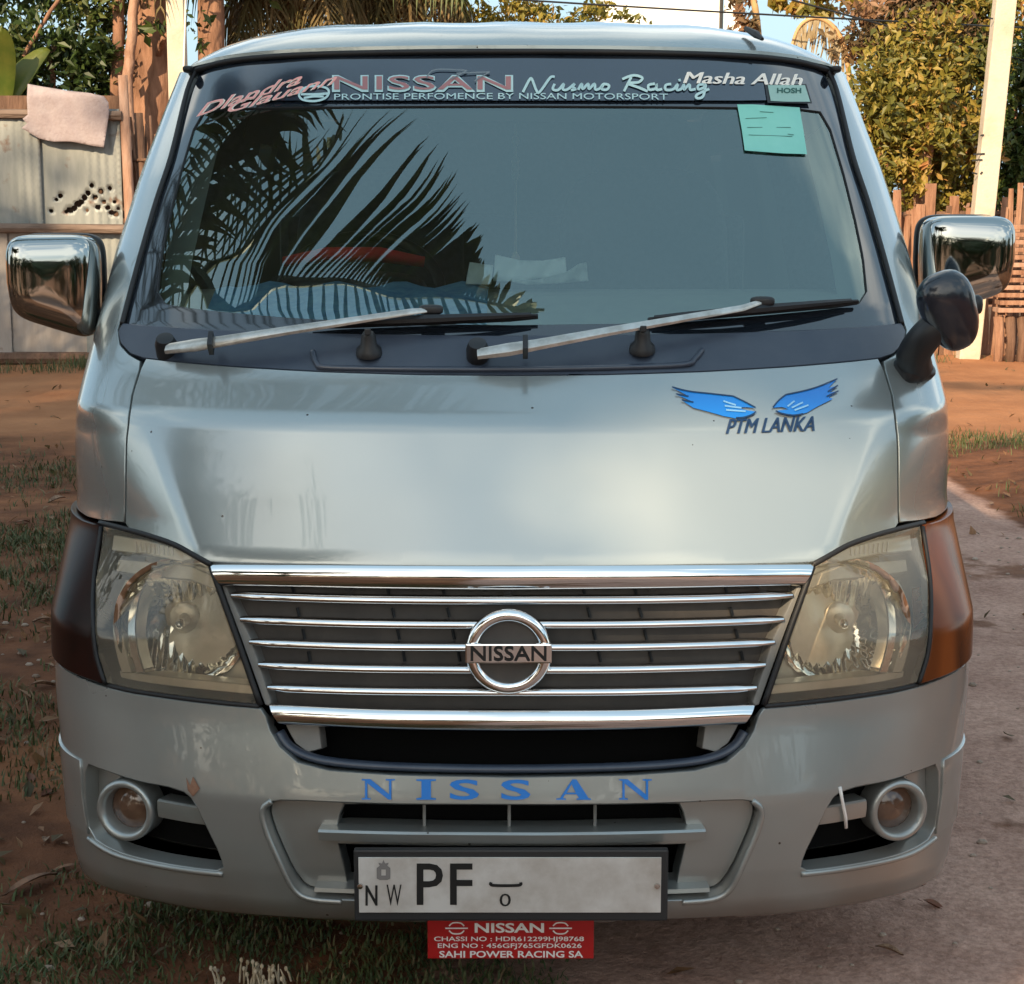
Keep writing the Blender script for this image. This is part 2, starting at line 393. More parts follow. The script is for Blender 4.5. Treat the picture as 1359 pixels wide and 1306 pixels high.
def cdt(outline, holes, sp):
    """triangulated fill: verts (N,2), tris"""
    loops = [densify(outline, sp)]+[densify(h, sp) for h in holes]
    lo, hi = loops[0].min(0), loops[0].max(0)
    gx, gy = np.meshgrid(np.arange(lo[0]+sp*.5, hi[0], sp), np.arange(lo[1]+sp*.5, hi[1], sp))
    gx = gx+(np.arange(gx.shape[0]) % 2)[:, None]*sp*.5
    g = np.stack([gx.ravel(), gy.ravel()], 1)
    k = inside(g, loops[0])
    for h in loops[1:]: k &= ~inside(g, h)
    g = g[k]
    allb = np.concatenate(loops)
    if len(g):
        dmin = np.concatenate([np.sqrt(((c[:, None]-allb[None])**2).sum(-1)).min(1) for c in np.array_split(g, max(1, len(g)//400))])
        g = g[dmin > sp*.45]
    verts = np.concatenate([allb, g]); edges = []; b = 0
    for l in loops:
        edges += [(b+i, b+(i+1) % len(l)) for i in range(len(l))]; b += len(l)
    r_ = delaunay_2d_cdt([Vector(v) for v in verts], edges, [], 0, 1e-7)
    V2 = np.array([tuple(v) for v in r_[0]]); F = np.array([f for f in r_[2] if len(f) == 3])
    cen = V2[F].mean(1); k = inside(cen, loops[0])
    for h in loops[1:]: k &= ~inside(cen, h)
    F = F[k]
    ar = (V2[F[:, 1], 0]-V2[F[:, 0], 0])*(V2[F[:, 2], 1]-V2[F[:, 0], 1])-(V2[F[:, 2], 0]-V2[F[:, 0], 0])*(V2[F[:, 1], 1]-V2[F[:, 0], 1])
    F[ar < 0] = F[ar < 0][:, ::-1]
    return V2, F[np.abs(ar) > 1e-12]
def panel(name, parent, mats, outline, holes=(), off=0.0, skirt=.012, sp=.022, kind=None, fn=None, nfn=None):
    """a curved sheet on the front surface; skirt>0 turns its rim inwards (m), <0 outwards; mats[1] = rim"""
    if not isinstance(mats, (list, tuple)): mats = [mats]
    V2, F = cdt(outline, holes, sp)
    used = np.unique(F); remap = -np.ones(len(V2), int); remap[used] = np.arange(len(used)); V2 = V2[used]; F = remap[F]
    N = Nuz(V2[:, 0], V2[:, 1]); P = Muz(V2[:, 0], V2[:, 1])+N*off
    verts = [tuple(p) for p in P]; norms = [tuple(n) for n in N]; faces = [tuple(int(i) for i in f) for f in F]; mi = [0]*len(faces)
    if skirt:
        ec = {}
        for f in F:
            for a, b in ((f[0], f[1]), (f[1], f[2]), (f[2], f[0])): ec[(int(a), int(b))] = 1
        bed = [e for e in ec if (e[1], e[0]) not in ec]
        lat = {}
        for a, b in bed:
            t = P[b]-P[a]; o = np.cross(t, N[a]); o /= (np.linalg.norm(o)+1e-12)
            lat[a] = lat.get(a, 0)+o; lat[b] = lat.get(b, 0)+o
        idx = {}
        for a in lat:
            o = lat[a]/(np.linalg.norm(lat[a])+1e-12); r_ = min(.0035, abs(skirt)*.4)
            nm = (o+N[a]); nm /= np.linalg.norm(nm)
            idx[a] = len(verts)
            verts += [tuple(P[a]), tuple(P[a]+o*r_*.7-N[a]*r_*math.copysign(1, skirt)*.6), tuple(P[a]+o*r_-N[a]*skirt)]
            norms += [tuple(nm), tuple(o), tuple(o)]
        for a, b in bed:
            i, j = idx[a], idx[b]; m = 1 if len(mats) > 1 else 0
            for q in range(2): faces.append((i+q, i+q+1, j+q+1, j+q)); mi.append(m)
    me = bpy.data.meshes.new(name); me.from_pydata(verts, [], faces)
    o = link(name, me, parent, mats, True, kind)
    if len(mats) > 1: me.polygons.foreach_set('material_index', mi)
    me.normals_split_custom_set_from_vertices(norms)
    return o
def flat_print(name, parent, m, polys, off=.002, mapf=None, holes=()):
    """vinyl print: 2D pixel polygons laid on the front surface as thin sheets"""
    mb = MB()
    for pl in polys:
        V2, F = cdt(np.array(pl, float), holes, 6.0)
        P = surf(V2[:, 0], V2[:, 1], off) if mapf is None else [mapf(a, b) for a, b in V2]
        mb.add(P, [tuple(int(i) for i in f)[::-1] for f in F])
    return mb.build(name, m, parent)
def text_mesh(s, bold=0.0, shear=0.0, space=1.0):
    cu = bpy.data.curves.new('lettering', 'FONT'); cu.body = s; cu.offset = bold; cu.shear = shear; cu.space_character = space
    cu.resolution_u = 3
    ob = bpy.data.objects.new('lettering', cu); COL.objects.link(ob)
    bpy.context.view_layer.update()
    me = bpy.data.meshes.new_from_object(ob.evaluated_get(bpy.context.evaluated_depsgraph_get()))
    V = np.array([v.co[:2] for v in me.vertices]); F = [tuple(p.vertices) for p in me.polygons]
    bpy.data.objects.remove(ob); bpy.data.curves.remove(cu); bpy.data.meshes.remove(me)
    return V, F
def text(s, box, m, parent, bold=0.0, shear=0.0, space=1.0, off=.002, mapf=None, slope=0.0, name='lettering', bow=0.0):
    """lettering fitted to a pixel box (x0,y0,x1,y1), y down; slope = px rise over the length"""
    V, F = text_mesh(s, bold, shear, space)
    lo, hi = V.min(0), V.max(0); q = (V-lo)/(hi-lo)
    px = box[0]+q[:, 0]*(box[2]-box[0]); py = box[3]-q[:, 1]*(box[3]-box[1])-q[:, 0]*slope-bow*4*q[:, 0]*(1-q[:, 0])
    P = surf(px, py, off) if mapf is None else [mapf(a, b) for a, b in zip(px, py)]
    mb = MB(); mb.add(P, F)
    return mb.build(name, m, parent)
def strokes(name, parent, m, lines, width, off=.002, mapf=None):
    """pen strokes as flat ribbons, pixel space"""
    mb = MB()
    for k, L in enumerate(lines):
        P = spline(np.array(L, float), 5) if len(L) > 2 else np.array(L, float)
        T = np.gradient(P, axis=0); T /= (np.linalg.norm(T, axis=1)[:, None]+1e-9); Nn = np.stack([-T[:, 1], T[:, 0]], 1)*width/2
        a, b = P+Nn, P-Nn; Q = np.concatenate([a, b]); n = len(P)
        W3 = surf(Q[:, 0], Q[:, 1], off+k*.00012) if mapf is None else [mapf(x, y) for x, y in Q]
        mb.add(W3, [(i, i+1, n+i+1, n+i) for i in range(n-1)])
    return mb.build(name, m, parent)

# ================================================================== THE VAN
van = empty('passenger_van', (0, 0, 0), 'silver grey van seen head-on with chrome grille and a blue winged sticker on its nose', 'van')

# --- outlines (right half, pixels from the centre line)
HOODTOP = [(0, 501), (120, 500), (250, 496), (370, 489), (450, 482), (484, 478)]
SEAM = [(490, 490), (501, 525), (506, 565), (509, 640), (510, 694)]
LAMPTOP = [(509, 703), (480, 711), (445, 724), (415, 741), (402, 748)]
hood_r = np.concatenate([A(HOODTOP), A(SEAM), A([(506, 700), (478, 708), (443, 721), (412, 738), (398, 745), (250, 748), (100, 750), (0, 750)])])
panel('hood', van, PAINT, both(hood_r), off=.004, skirt=.03, sp=.02)

# --- corner panel (wing + A pillar), reaching round to the doors
PIL_IN = [(421, 96), (432, 125), (453, 207), (473, 268), (494, 340), (514, 411), (524, 438), (521, 458), (508, 472), (494, 480)]
SEAM2 = [(496, 492), (506, 526), (511, 566), (514, 640), (515, 692)]
for sgn in (1, -1):
    a = np.concatenate([A(PIL_IN), A(SEAM2), A([(540, 690), (563, 685)])])
    zl = a[-1, 1]; zt = a[0, 1]
    sidepts = np.array([(LA*.985, zl+.004), (LA*1.06, zl+.006), (LA*1.06, 1.10), (LA*1.06, 1.30), (LA*1.05, 1.60), (LA*1.04, zt-.012), (LA*.97, zt+.003), (LA*.90, zt+.006)])
    a = np.concatenate([a, sidepts]); a[:, 0] *= sgn
    panel('front_wing', van, PAINT, a, off=.001, skirt=.02, sp=.022)
# --- sides with window openings
def rr(u0, u1, z0, z1, sl=0.0):
    return chaikin(densify([(u0+sl, z1), (u1, z1), (u1, z0), (u0, z0)], .12), 2)
for sgn in (1, -1):
    zt = 1.828
    def uy(Y, z=.4): y0 = float(yf(z)+Dz(z)); return LA+LA*(AEND-1)*(Y-y0)/(YEND-y0)
    arch = [(uy(wy-.40*math.cos(a)), .30+.42*math.sin(a)) for wy in (.98, 3.55) for a in np.linspace(0, math.pi, 13)]
    o = np.array([(LA*1.065, .66), (uy(.60), .64), (uy(.60), .34)]+arch+[(LA*AEND, .30), (LA*AEND, zt), (LA*1.045, zt), (LA*1.055, 1.6), (LA*1.065, 1.25)])
    wins = [rr(LA*1.12, LA*1.72, 1.16, 1.70, .10), rr(LA*1.84, LA*3.0, 1.16, 1.70), rr(LA*3.15, LA*4.4, 1.16, 1.70)]
    m = lambda q: q*np.array([sgn, 1])
    panel('body_side', van, PAINT, m(o), [m(w) for w in wins], skirt=.03, sp=.09)
    for ya in (1.02, 2.05):     # door gaps
        zz_ = np.linspace(.34 if ya > 2 else .74, 1.80, 14); uu_ = np.array([uy(ya)*sgn]*14); P = Muz(uu_, zz_)+Nuz(uu_, zz_)*.0005
        mb = MB(); mb.sweep([tuple(p) for p in P], .0035, 5); mb.build('door_gap', RUBBER, van)
    for w in wins: panel('side_window', van, SIDEG, m(w), off=-.01, skirt=0, sp=.12)
    # wheel arch lip + black lower sill
    panel('sill', van, BLACK, m(np.array([(uy(1.42), .24), (uy(3.12), .24), (uy(3.12), .297), (uy(1.42), .297)])), off=-.01, skirt=.01, sp=.12)
# back wall
mb = MB(); zz = np.linspace(.3, 1.83, 12)
mb.grid([[(-x, YEND, z), (0, YEND+.03, z), (x, YEND, z)] for z, x in ((z, float(wz(z))+.012) for z in zz)]); mb.build('tailgate', PAINT, van)
mb = MB(); mb.box((0, 2.45, .33), (1.5, 3.6, .06)); mb.build('floor_pan', BLACK, van)
# --- roof
ROOF = spline(np.array([(0, 66), (150, 67), (290, 71), (370, 78), (412, 88), (424, 94)], float), 5)
ruz = A(ROOF); rp = Muz(ruz[:, 0], ruz[:, 1])+Nuz(ruz[:, 0], ruz[:, 1])*.012
half = [Vector(p) for p in rp]; front = [Vector((-p.x, p.y, p.z)) for p in half[:0:-1]]+half
rows = []
for yy, dz in ((0, -.016), (0, 0), (.012, .009), (.04, .026), (.09, .046), (.17, .064), (.32, .080), (.7, .100), (1.4, .118), (2.4, .122), (3.30, .112), (3.46, .09), (3.47, .0)):
    row = []
    for p in front:
        t = abs(p.x)/abs(front[0].x); y = p.y+yy*(YEND+.02-p.y)/3.47; k = min(1, yy/.5)
        wx = 1+.055*k
        zc = half[0].z*(k)+p.z*(1-k)
        ribs = .004*math.cos(t*22)*k if t < .8 else 0
        drop = .085*k*(1-(max(0, 1-t**4))**.25)
        row.append((p.x*wx, y, zc+dz*(1-(t**5)*.75)-drop+ribs-(.0 if yy > 0 else 0)))
    rows.append(row)
mb = MB(); mb.grid(rows); roof = mb.build('roof', PAINT, van, smooth=True, autosmooth=50)
for sgn in (1, -1):   # dark roof-corner drip clips and door rain visors
    c = surfv(CX+sgn*424, 97, .012); mb = MB(); mb.superell(c, (.012, .03, .008), .6, .6); mb.build('gutter_clip', RUBBER, van, smooth=True)
    pts = []
    for z in np.linspace(1.50, 1.80, 10):
        p = Muz(np.array([LA*1.10*sgn]), np.array([z]))[0]; pts.append((p[0]+sgn*.028, p[1]+.02, p[2]))
    mb = MB(); mb.grid([[(p[0]-sgn*.035, p[1], p[2]+.01), p, (p[0], p[1]+.05, p[2]-.01)] for p in pts]); mb.build('rain_visor', BLACK, van, smooth=True)
c0 = surfv(998, 70, .012)
mb = MB(); mb.sweep([at(990, 38, 1.10), at(1004, 46, 1.04), at(1012, 52, 1.0)], [.006, .009, .004], 6); mb.build('roof_scuff_strip', RUBBER, van)

# --- windscreen: border, glass, sun strip
GL_OUT = [(0, 70), (150, 71), (290, 75), (370, 82), (408, 91), (418, 100), (429, 126), (450, 208), (470, 269), (491, 341), (509, 405), (514, 428), (500, 434), (420, 440), (250, 446), (0, 449)]
GL_IN = [(0, 138), (200, 139), (380, 142), (411, 146), (425, 170), (440, 220), (458, 290), (469, 345), (473, 385), (462, 402), (420, 409), (300, 420), (150, 428), (0, 430)]
glo, gli = both(A(GL_OUT)), both(A(GL_IN))
panel('windscreen_border', van, [FRIT, RUBBER], glo, [gli], off=-.004, skirt=.01, sp=.0177)
panel('windscreen', van, GLASS, both(A(GL_OUT)*1.0), off=-.008, skirt=0, sp=.022)
strip_o = both(A([(0, 78), (150, 79), (290, 83), (350, 90), (384, 99), (394, 110), (397, 133), (300, 134), (150, 134), (0, 134)]))
panel('sun_strip', van, BAND, strip_o, off=.0012, skirt=0, sp=.022)
# weatherstrip between glass and pillars / roof
for sgn in (1, -1):
    L = [(418, 92), (431, 122), (452, 207), (472, 268), (493, 340), (512, 411), (517, 430)]
    P = surf([CX+sgn*a for a, b in L], [b for a, b in L], .001)
    mb = MB(); mb.sweep(spline(P, 5), .006, 6); mb.build('window_seal', RUBBER, van, smooth=True)
L = [(-418, 92), (-408, 88), (-370, 79), (-290, 72), (-150, 68), (0, 67), (150, 68), (290, 72), (370, 79), (408, 88), (418, 92)]
mb = MB(); mb.sweep(spline(surf([CX+a for a, b in L], [b+2 for a, b in L], .001), 5), .007, 6); mb.build('window_seal', RUBBER, van, smooth=True)

# --- cowl
COWL_O = [(0, 447), (250, 444), (420, 438), (500, 432), (516, 430), (521, 440), (518, 455), (505, 469), (488, 475), (450, 479), (370, 486), (250, 493), (120, 497), (0, 498)]
cowl = panel('cowl', van, COWL, both(A(COWL_O)), off=.002, skirt=.02, sp=.022)
tray = [(-264, 468), (-258, 485), (-240, 490), (-120, 492), (0, 492), (120, 490), (225, 486), (242, 478), (252, 466)]
mb = MB(); mb.sweep(spline(surf([CX+a for a, b in tray], [b for a, b in tray], .004), 5), .006, 6); mb.build('tray_lip', COWL, cowl, smooth=True)
for px, py in ((490, 470), (852, 466)):
    p = surfv(px, py, 0); mb = MB(); mb.lathe([(.026, 0), (.024, .012), (.016, .020), (.014, .040), (.010, .046), (0, .046)], p, (0, -.35, .93), 16)
    n_ = mb.build('washer_nozzle', BLACK, van, smooth=True, autosmooth=40)
    mb = MB(); mb.box(p+Vector((0, -.03, .045)), (.012, .012, .012)); mb.build('jet', RUBBER, n_, bevel=.002)

# --- wipers
def surfr(px, py, h):
    p = surfv(px, py, 0.0); return p+(Vector(CAM)-p).normalized()*(h*1.35)
def wiper(piv, kn, tip, bl0, bl1):
    w = empty('wiper', (0, 0, 0)); w.parent = van
    px = [piv[0]+(kn[0]-piv[0])*t for t in (0, .12, .22, .5, .8, 1)]; py = [piv[1]+(kn[1]-piv[1])*t for t in (0, .10, .2, .5, .8, 1)]
    P = [surfr(a, b, h) for a, b, h in zip(px, py, (.030, .040, .045, .048, .046, .046))]
    P += [surfr(tip[0], tip[1], .034)]
    mb = MB(); mb.sweep(P, [.013, .016, .0135, .011, .009, .008, .006], 8, up=(0, -.7, .7), ratio=.55); arm = mb.build('wiper_arm', ALU, w, smooth=True, autosmooth=40)
    p = surfv(piv[0], piv[1]+4, .0); mb = MB(); mb.lathe([(.022, -.01), (.022, .022), (.017, .036), (0, .038)], p, (0, -.6, .8), 18); mb.build('pivot_cap', BLACK, w, smooth=True, autosmooth=40)
    j = surfr(px[1]+(px[2]-px[1])*.6, py[1]+(py[2]-py[1])*.6, .043); mb = MB(); mb.box(j, (.010, .034, .034), Matrix.Rotation(R(-42), 3, 'X')); mb.build('hinge_pin', BLACK, arm, bevel=.002)
    # blade: curved spine with yokes
    ts = np.linspace(0, 1, 9)
    B = [surfr(bl0[0]+(bl1[0]-bl0[0])*t, bl0[1]+(bl1[1]-bl0[1])*t, .010) for t in ts]
    mb = MB(); mb.sweep(B, [.004]+[.0065]*7+[.004], 6, up=(0, -.7, .7), ratio=1.6); blade = mb.build('wiper_blade', RUBBER, w)
    Y_ = [surfr(bl0[0]+(bl1[0]-bl0[0])*t, bl0[1]+(bl1[1]-bl0[1])*t-3, .016+.014*math.sin(math.pi*t)) for t in np.linspace(.03, .97, 9)]
    mb = MB(); mb.sweep(Y_, [.005, .007, .008, .009, .010, .009, .008, .007, .005], 6, up=(0, -.7, .7), ratio=.7); mb.build('yoke', BLACK, blade)
    mb = MB(); mb.superell(surfr(tip[0], tip[1], .032), (.024, .012, .010), .6, .6); mb.build('clip', BLACK, blade, smooth=True)
wiper((222, 463), (545, 414), (572, 411), (412, 432), (714, 420))
wiper((634, 470), (985, 409), (1012, 400), (860, 425), (1138, 401))

# --- headlamps
def lampset(sgn):
    h = empty('headlight', (0, 0, 0)); h.parent = van
    m = lambda P: P*np.array([sgn, 1.0])
    inner = [(403, 751), (418, 743), (447, 727), (482, 714), (510, 706), (538, 699)]
    div = [(549, 771), (550, 830), (545, 870), (534, 905)]
    bot = [(500, 913), (440, 922), (380, 929), (339, 933)]
    o = A(inner+div+bot)
    amt = A([(542, 698), (562, 692)]); ambot = A([(549, 870), (538, 905)])[::-1]
    zt, zb = amt[-1, 1], ambot[0, 1]
    side = np.array([(LA*.965, zt+.006), (LA*1.07, zt-.005), (LA*1.12, zt-.06), (LA*1.12, zb+.11), (LA*1.04, zb+.045), (LA*.94, zb+.018)])
    am = np.concatenate([amt, side, ambot, A([(553, 830), (552, 771)])])
    panel('lens', h, LENS, m(o), off=.006, skirt=.02, sp=.02)
    hs = panel('housing', h, [LAMPHOUSE, LAMPHOUSE], m(o), off=-.10, skirt=-.10, sp=.03)
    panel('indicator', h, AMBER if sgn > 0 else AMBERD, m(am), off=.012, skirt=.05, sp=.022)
    # bowl
    c = Vector(Muz(*[np.array([v]) for v in A([(447, 840)])[0]])[0]); c.x *= sgn
    c.y = float(Sy(np.array([abs(c.x)+.085]), np.array([c.z]))[0])+.015; c.z += .004
    prof = [(.128, -.004), (.122, -.004)]+[(r_, -.075*(1-(r_/.122)**2)) for r_ in np.linspace(.118, .022, 12)]+[(.018, -.075)]
    mb = MB(); mb.lathe(prof, c, (0, -1, 0), 72)
    # pressed flutes in the upper and lower bowl
    mb.v = [(x, y+.0045*math.sin((x-c.x)*330)*min(1, abs(z-c.z)/.05), z) for x, y, z in mb.v]
    mb.build('reflector', REFL, h, smooth=True)
    mb = MB(); mb.lathe([(.030, -.074), (.030, -.05), (.024, -.046), (.012, -.044), (.010, -.02), (.004, -.014), (0, -.014)], c, (0, -1, 0), 20); mb.build('bulb_holder', LAMPHOUSE, h, smooth=True, autosmooth=40)
    mb = MB(); mb.superell(c+Vector((0, .005, 0)), (.010, .018, .010), 1, 1, nu=14, nv=8); mb.build('bulb', CHROMED, h, smooth=True)
    # arc bezels beside the bowl
    for a0, a1, of in ((505, 514, -.010), (524, 536, -.014)):
        arc = lambda k: [(k-16, 768), (k-4, 795), (k, 830), (k-3, 862), (k-12, 893)]
        P = np.concatenate([A(spline(np.array(arc(a0), float), 4)), A(spline(np.array(arc(a1), float), 4))[::-1]])
        panel('bezel_arc', h, CHROMED if a0 < 520 else LAMPHOUSE, m(P), off=of, skirt=.03, sp=.02)
    # brow under the position lamp and the sloping lower ledge
    P = np.concatenate([A([(400, 768), (440, 752), (490, 744), (536, 738)]), A([(538, 752), (492, 760), (440, 768), (396, 784)])]); panel('brow', h, LAMPHOUSE, m(P), off=-.025, skirt=.05, sp=.02)
    P = np.concatenate([A([(350, 912), (420, 906), (500, 897), (530, 893)]), A([(528, 900), (500, 906), (420, 916), (346, 923)])]); panel('ledge', h, LAMPHOUSE, m(P), off=-.02, skirt=.05, sp=.02)
    # position lamp strip with ribs
    P = A([(425, 740), (450, 728), (490, 718), (532, 711), (534, 728), (490, 733), (440, 744)])
    pl = panel('position_lamp', h, mat('position_lens', (.80, .76, .66), rough=.25, coat=.5), m(P), off=-.006, skirt=.02, sp=.02)
    for k in range(9):
        px = 452+k*6; P0 = surfv(CX+px, 738-(px-440)*.10, -.004); P1 = surfv(CX+px+1, 727-(px-440)*.12, -.004)
        mb = MB(); mb.sweep([(p.x*sgn, p.y, p.z) for p in (P0, P1)], .0022, 5); mb.build('rib', WHITEINK, pl)
    # black gasket round the lamp
    g = A([(399, 749), (415, 740), (445, 723), (482, 710), (512, 702), (545, 694)]); G = Muz(g[:, 0]*sgn, g[:, 1])+Nuz(g[:, 0]*sgn, g[:, 1])*.002
    mb = MB(); mb.sweep(spline(G, 4), .006, 6); mb.build('gasket', RUBBER, h, smooth=True)
    g = A([(335, 937), (380, 933), (440, 926), (500, 917), (536, 909)]); G = Muz(g[:, 0]*sgn, g[:, 1])+Nuz(g[:, 0]*sgn, g[:, 1])*.001
    mb = MB(); mb.sweep(spline(G, 4), .006, 6); mb.build('gasket', RUBBER, h, smooth=True)
    g = A([(334, 936), (365, 846), (399, 752)]); G = Muz(g[:, 0]*sgn, g[:, 1])+Nuz(g[:, 0]*sgn, g[:, 1])*.001
    mb = MB(); mb.sweep(spline(G, 4), .006, 6); mb.build('gasket', RUBBER, h, smooth=True)
    g = A([(540, 699), (551, 771), (552, 830), (547, 870), (536, 906)]); G = Muz(g[:, 0]*sgn, g[:, 1])+Nuz(g[:, 0]*sgn, g[:, 1])*.008
    mb = MB(); mb.sweep(spline(G, 4), .0045, 6); mb.build('divider', RUBBER, h, smooth=True)
    return h
hl_r = lampset(1); hl_l = lampset(-1)
hl_r['label'] = 'headlight with an amber brown side indicator'; hl_l['label'] = 'headlight with a nearly black side indicator'

# --- grille
gr = empty('grille', (0, 0, 0)); gr.parent = van
gout = np.concatenate([A([(0, 752), (200, 751), (396, 750)]), A([(362, 846), (330, 938), (322, 948), (0, 962)])])
panel('backing', gr, [GRAYPL, GRAYPL], both(gout), off=-.045, skirt=-.04, sp=.03)
for sgn in (1, -1):
    P = np.concatenate([A([(392, 770), (385, 778), (350, 850), (322, 938)]), A([(330, 936), (361, 850), (396, 756)])])*np.array([sgn, 1])
    panel('side_surround', gr, GRAYLT, P, off=-.012, skirt=.035, sp=.02)
def hbar(name, m, py, half, rh, rd, off, parent=gr, n=25):
    uz0 = A([(0, py)])[0]; ue = A([(half, py-.000085*half*half)])[0]
    us = np.linspace(-ue[0], ue[0], n); z0 = uz0[1]; zs = z0+(0)*us
    P = Muz(us, zs)+Nuz(us, zs)*off
    mb = MB(); mb.sweep([tuple(p) for p in P], [rd*.6]+[rd]*(n-2)+[rd*.6], 10, up=(0, -.12, 1), ratio=rh/rd)
    return mb.build(name, m, parent, smooth=True, autosmooth=60)
for py, hf in ((797, 374), (829, 362), (859, 350), (889, 338), (919, 326)): hbar('slat', CHROME, py, hf, .0085, .014, -.012)
def chromebar(name, top, bot, off, bulge):
    P = np.concatenate([A(top), A(bot)[::-1]])
    us = np.linspace(-1, 1, 41); rows = []
    t_ = A(spline(np.array(top, float), 8)); b_ = A(spline(np.array(bot, float), 8)); n = len(t_)
    rows = []
    for k in (0, .001, .08, .2, .35, .5, .65, .8, .92, .999, 1):
        q = t_*(1-k)+b_*k; q = np.concatenate([mirror(q)[:0:-1], q]); o = off+bulge*math.sin(math.pi*k)**.7-(.02 if k in (0, 1) else 0)
        rows.append([tuple(p) for p in Muz(q[:, 0], q[:, 1])+Nuz(q[:, 0], q[:, 1])*o])
    mb = MB(); mb.grid(rows); return mb.build(name, CHROME, gr, smooth=True)
chromebar('top_bar', [(0, 749), (200, 748), (400, 747)], [(0, 783), (200, 781), (386, 777)], .0, .012)
chromebar('bottom_bar', [(0, 942), (160, 941), (322, 934)], [(0, 971), (160, 969), (308, 961)], .0, .012)
for px in (-300, -170, -95, 95, 165, 290):     # stays and screw heads between slats
    for y0, y1 in ((781, 791), (809, 822), (838, 852), (868, 882)):
        if abs(px) < 60 and y0 > 790: continue
        if abs(px) > 345-(y0-780)*.35: continue
        p0 = surfv(CX+px+(y0-780)*.25, y0, -.040); p1 = surfv(CX+px+(y0-780)*.25+3, y1, -.040)
        mb = MB(); mb.sweep([p0, p1], .003, 5); mb.build('stay', BLACK, gr)
for px in (-220, -5, 190, 340):
    p = surfv(CX+px, 784-(abs(px)/340)*6, -.03); mb = MB(); mb.lathe([(.010, 0), (.009, .008), (0, .008)], p, (0, -1, 0), 12); mb.build('screw', BLACK, gr)
# lower slot below the grille: void, corner pieces, lip
LIP = [(322, 950), (317, 968), (303, 990), (280, 1010), (240, 1021), (160, 1027), (0, 1030)]
lo_ = np.concatenate([A([(0, 968), (318, 962)]), A(LIP[1:])])
panel('lower_slot', van, [VOID, COWL], both(lo_), off=-.13, skirt=-.11, sp=.04)
for sgn in (1, -1):
    P = A([(306, 964), (262, 967), (258, 995), (276, 1000), (292, 988)])*np.array([sgn, 1]); panel('slot_corner', van, GRAYLT, P, off=-.03, skirt=.04, sp=.02)
L = [(-312, 972), (-300, 990), (-276, 1004), (-235, 1013), (-150, 1019), (0, 1022), (150, 1019), (235, 1013), (276, 1004), (300, 990), (312, 972)]
mb = MB(); P = spline(surf([CX+a for a, b in L], [b for a, b in L], -.018), 4); mb.sweep(P, .013, 8, up=(0, 0, 1), ratio=.6); mb.build('slot_lip', COWL, van, smooth=True)

# --- emblem
em = empty('emblem', (0, 0, 0)); em.parent = gr
ec = surfv(675, 863, 0); ec.y -= .012
er = .068
mb = MB(); n = 48
for k in range(1): mb.sweep([(ec.x+er*math.cos(a), ec.y, ec.z+er*math.sin(a)) for a in np.linspace(0, 2*math.pi, n+1)],   .012, 10, up=(0, -1, 0), ratio=.8, caps=False)
mb.build('ring', CHROME, em, smooth=True)
mb = MB(); mb.lathe([(.066, -.012), (.064, -.002), (0, -.002)], ec, (0, -1, 0), 40); mb.build('backing_disc', GRAYPL, em)
mb = MB(); mb.box((ec.x, ec.y-.008, ec.z), (.158, .014, .037)); mb.build('bar', CHROME, em, bevel=.003)
emap = lambda px, py: Vector((ec.x+(px-675)/695.0, ec.y-.0185, ec.z-(py-866)/695.0*1.0))
text('NISSAN', (627, 856, 723, 875), INK, em, bold=.012, mapf=emap)

# --- bumper
zbb = .165
b_top = np.concatenate([A([(0, 1032), (160, 1029), (242, 1023), (284, 1012), (308, 991), (321, 969), (326, 951), (333, 941)]), A([(380, 937), (440, 930), (500, 921), (540, 911)])])
zt = b_top[-1, 1]
b_side = np.array([(LA*.945, zt+.022), (LA*1.04, zt+.050), (LA*1.16, zt+.06), (LA*1.16, .30), (LA*1.10, .22), (LA*.98, .190), (LA*.8, .172), (LA*.5, .163), (0, .160)])
FOGO = chaikin([(438, 1046), (500, 1034), (546, 1018), (563, 1011), (564, 1060), (557, 1108), (526, 1128), (480, 1141), (420, 1151), (380, 1155), (384, 1135), (404, 1095), (420, 1060)], 1)
INTK = [(0, 1066), (200, 1064), (300, 1059), (322, 1062), (330, 1074), (325, 1098), (306, 1142), (288, 1178), (270, 1190), (230, 1193), (0, 1195)]
fog = A(FOGO); itk = both(chaikin(A(INTK), 1, closed=False))
bump = panel('bumper', van, PAINT, both(np.concatenate([b_top, b_side])), [fog, mirror(fog), itk], off=.006, skirt=.035, sp=.02)
# raised lips round the openings
def rim(uz, r_, m, parent, off=.006, closed=True, name='opening_lip'):
    P = Muz(uz[:, 0], uz[:, 1])+Nuz(uz[:, 0], uz[:, 1])*off; P = [tuple(p) for p in P]
    if closed: P = P+[P[0]]
    mb = MB(); mb.sweep(P, r_, 6, up=(0, -1, .2), caps=not closed); return mb.build(name, m, parent, smooth=True)
sd_pts = chaikin(A([(318, 1062), (332, 1072), (326, 1100), (306, 1144), (289, 1180), (270, 1192), (225, 1195)]), 2, closed=False)
rim(sd_pts, .006, PAINT, bump, closed=False); rim(mirror(sd_pts), .006, PAINT, bump, closed=False)
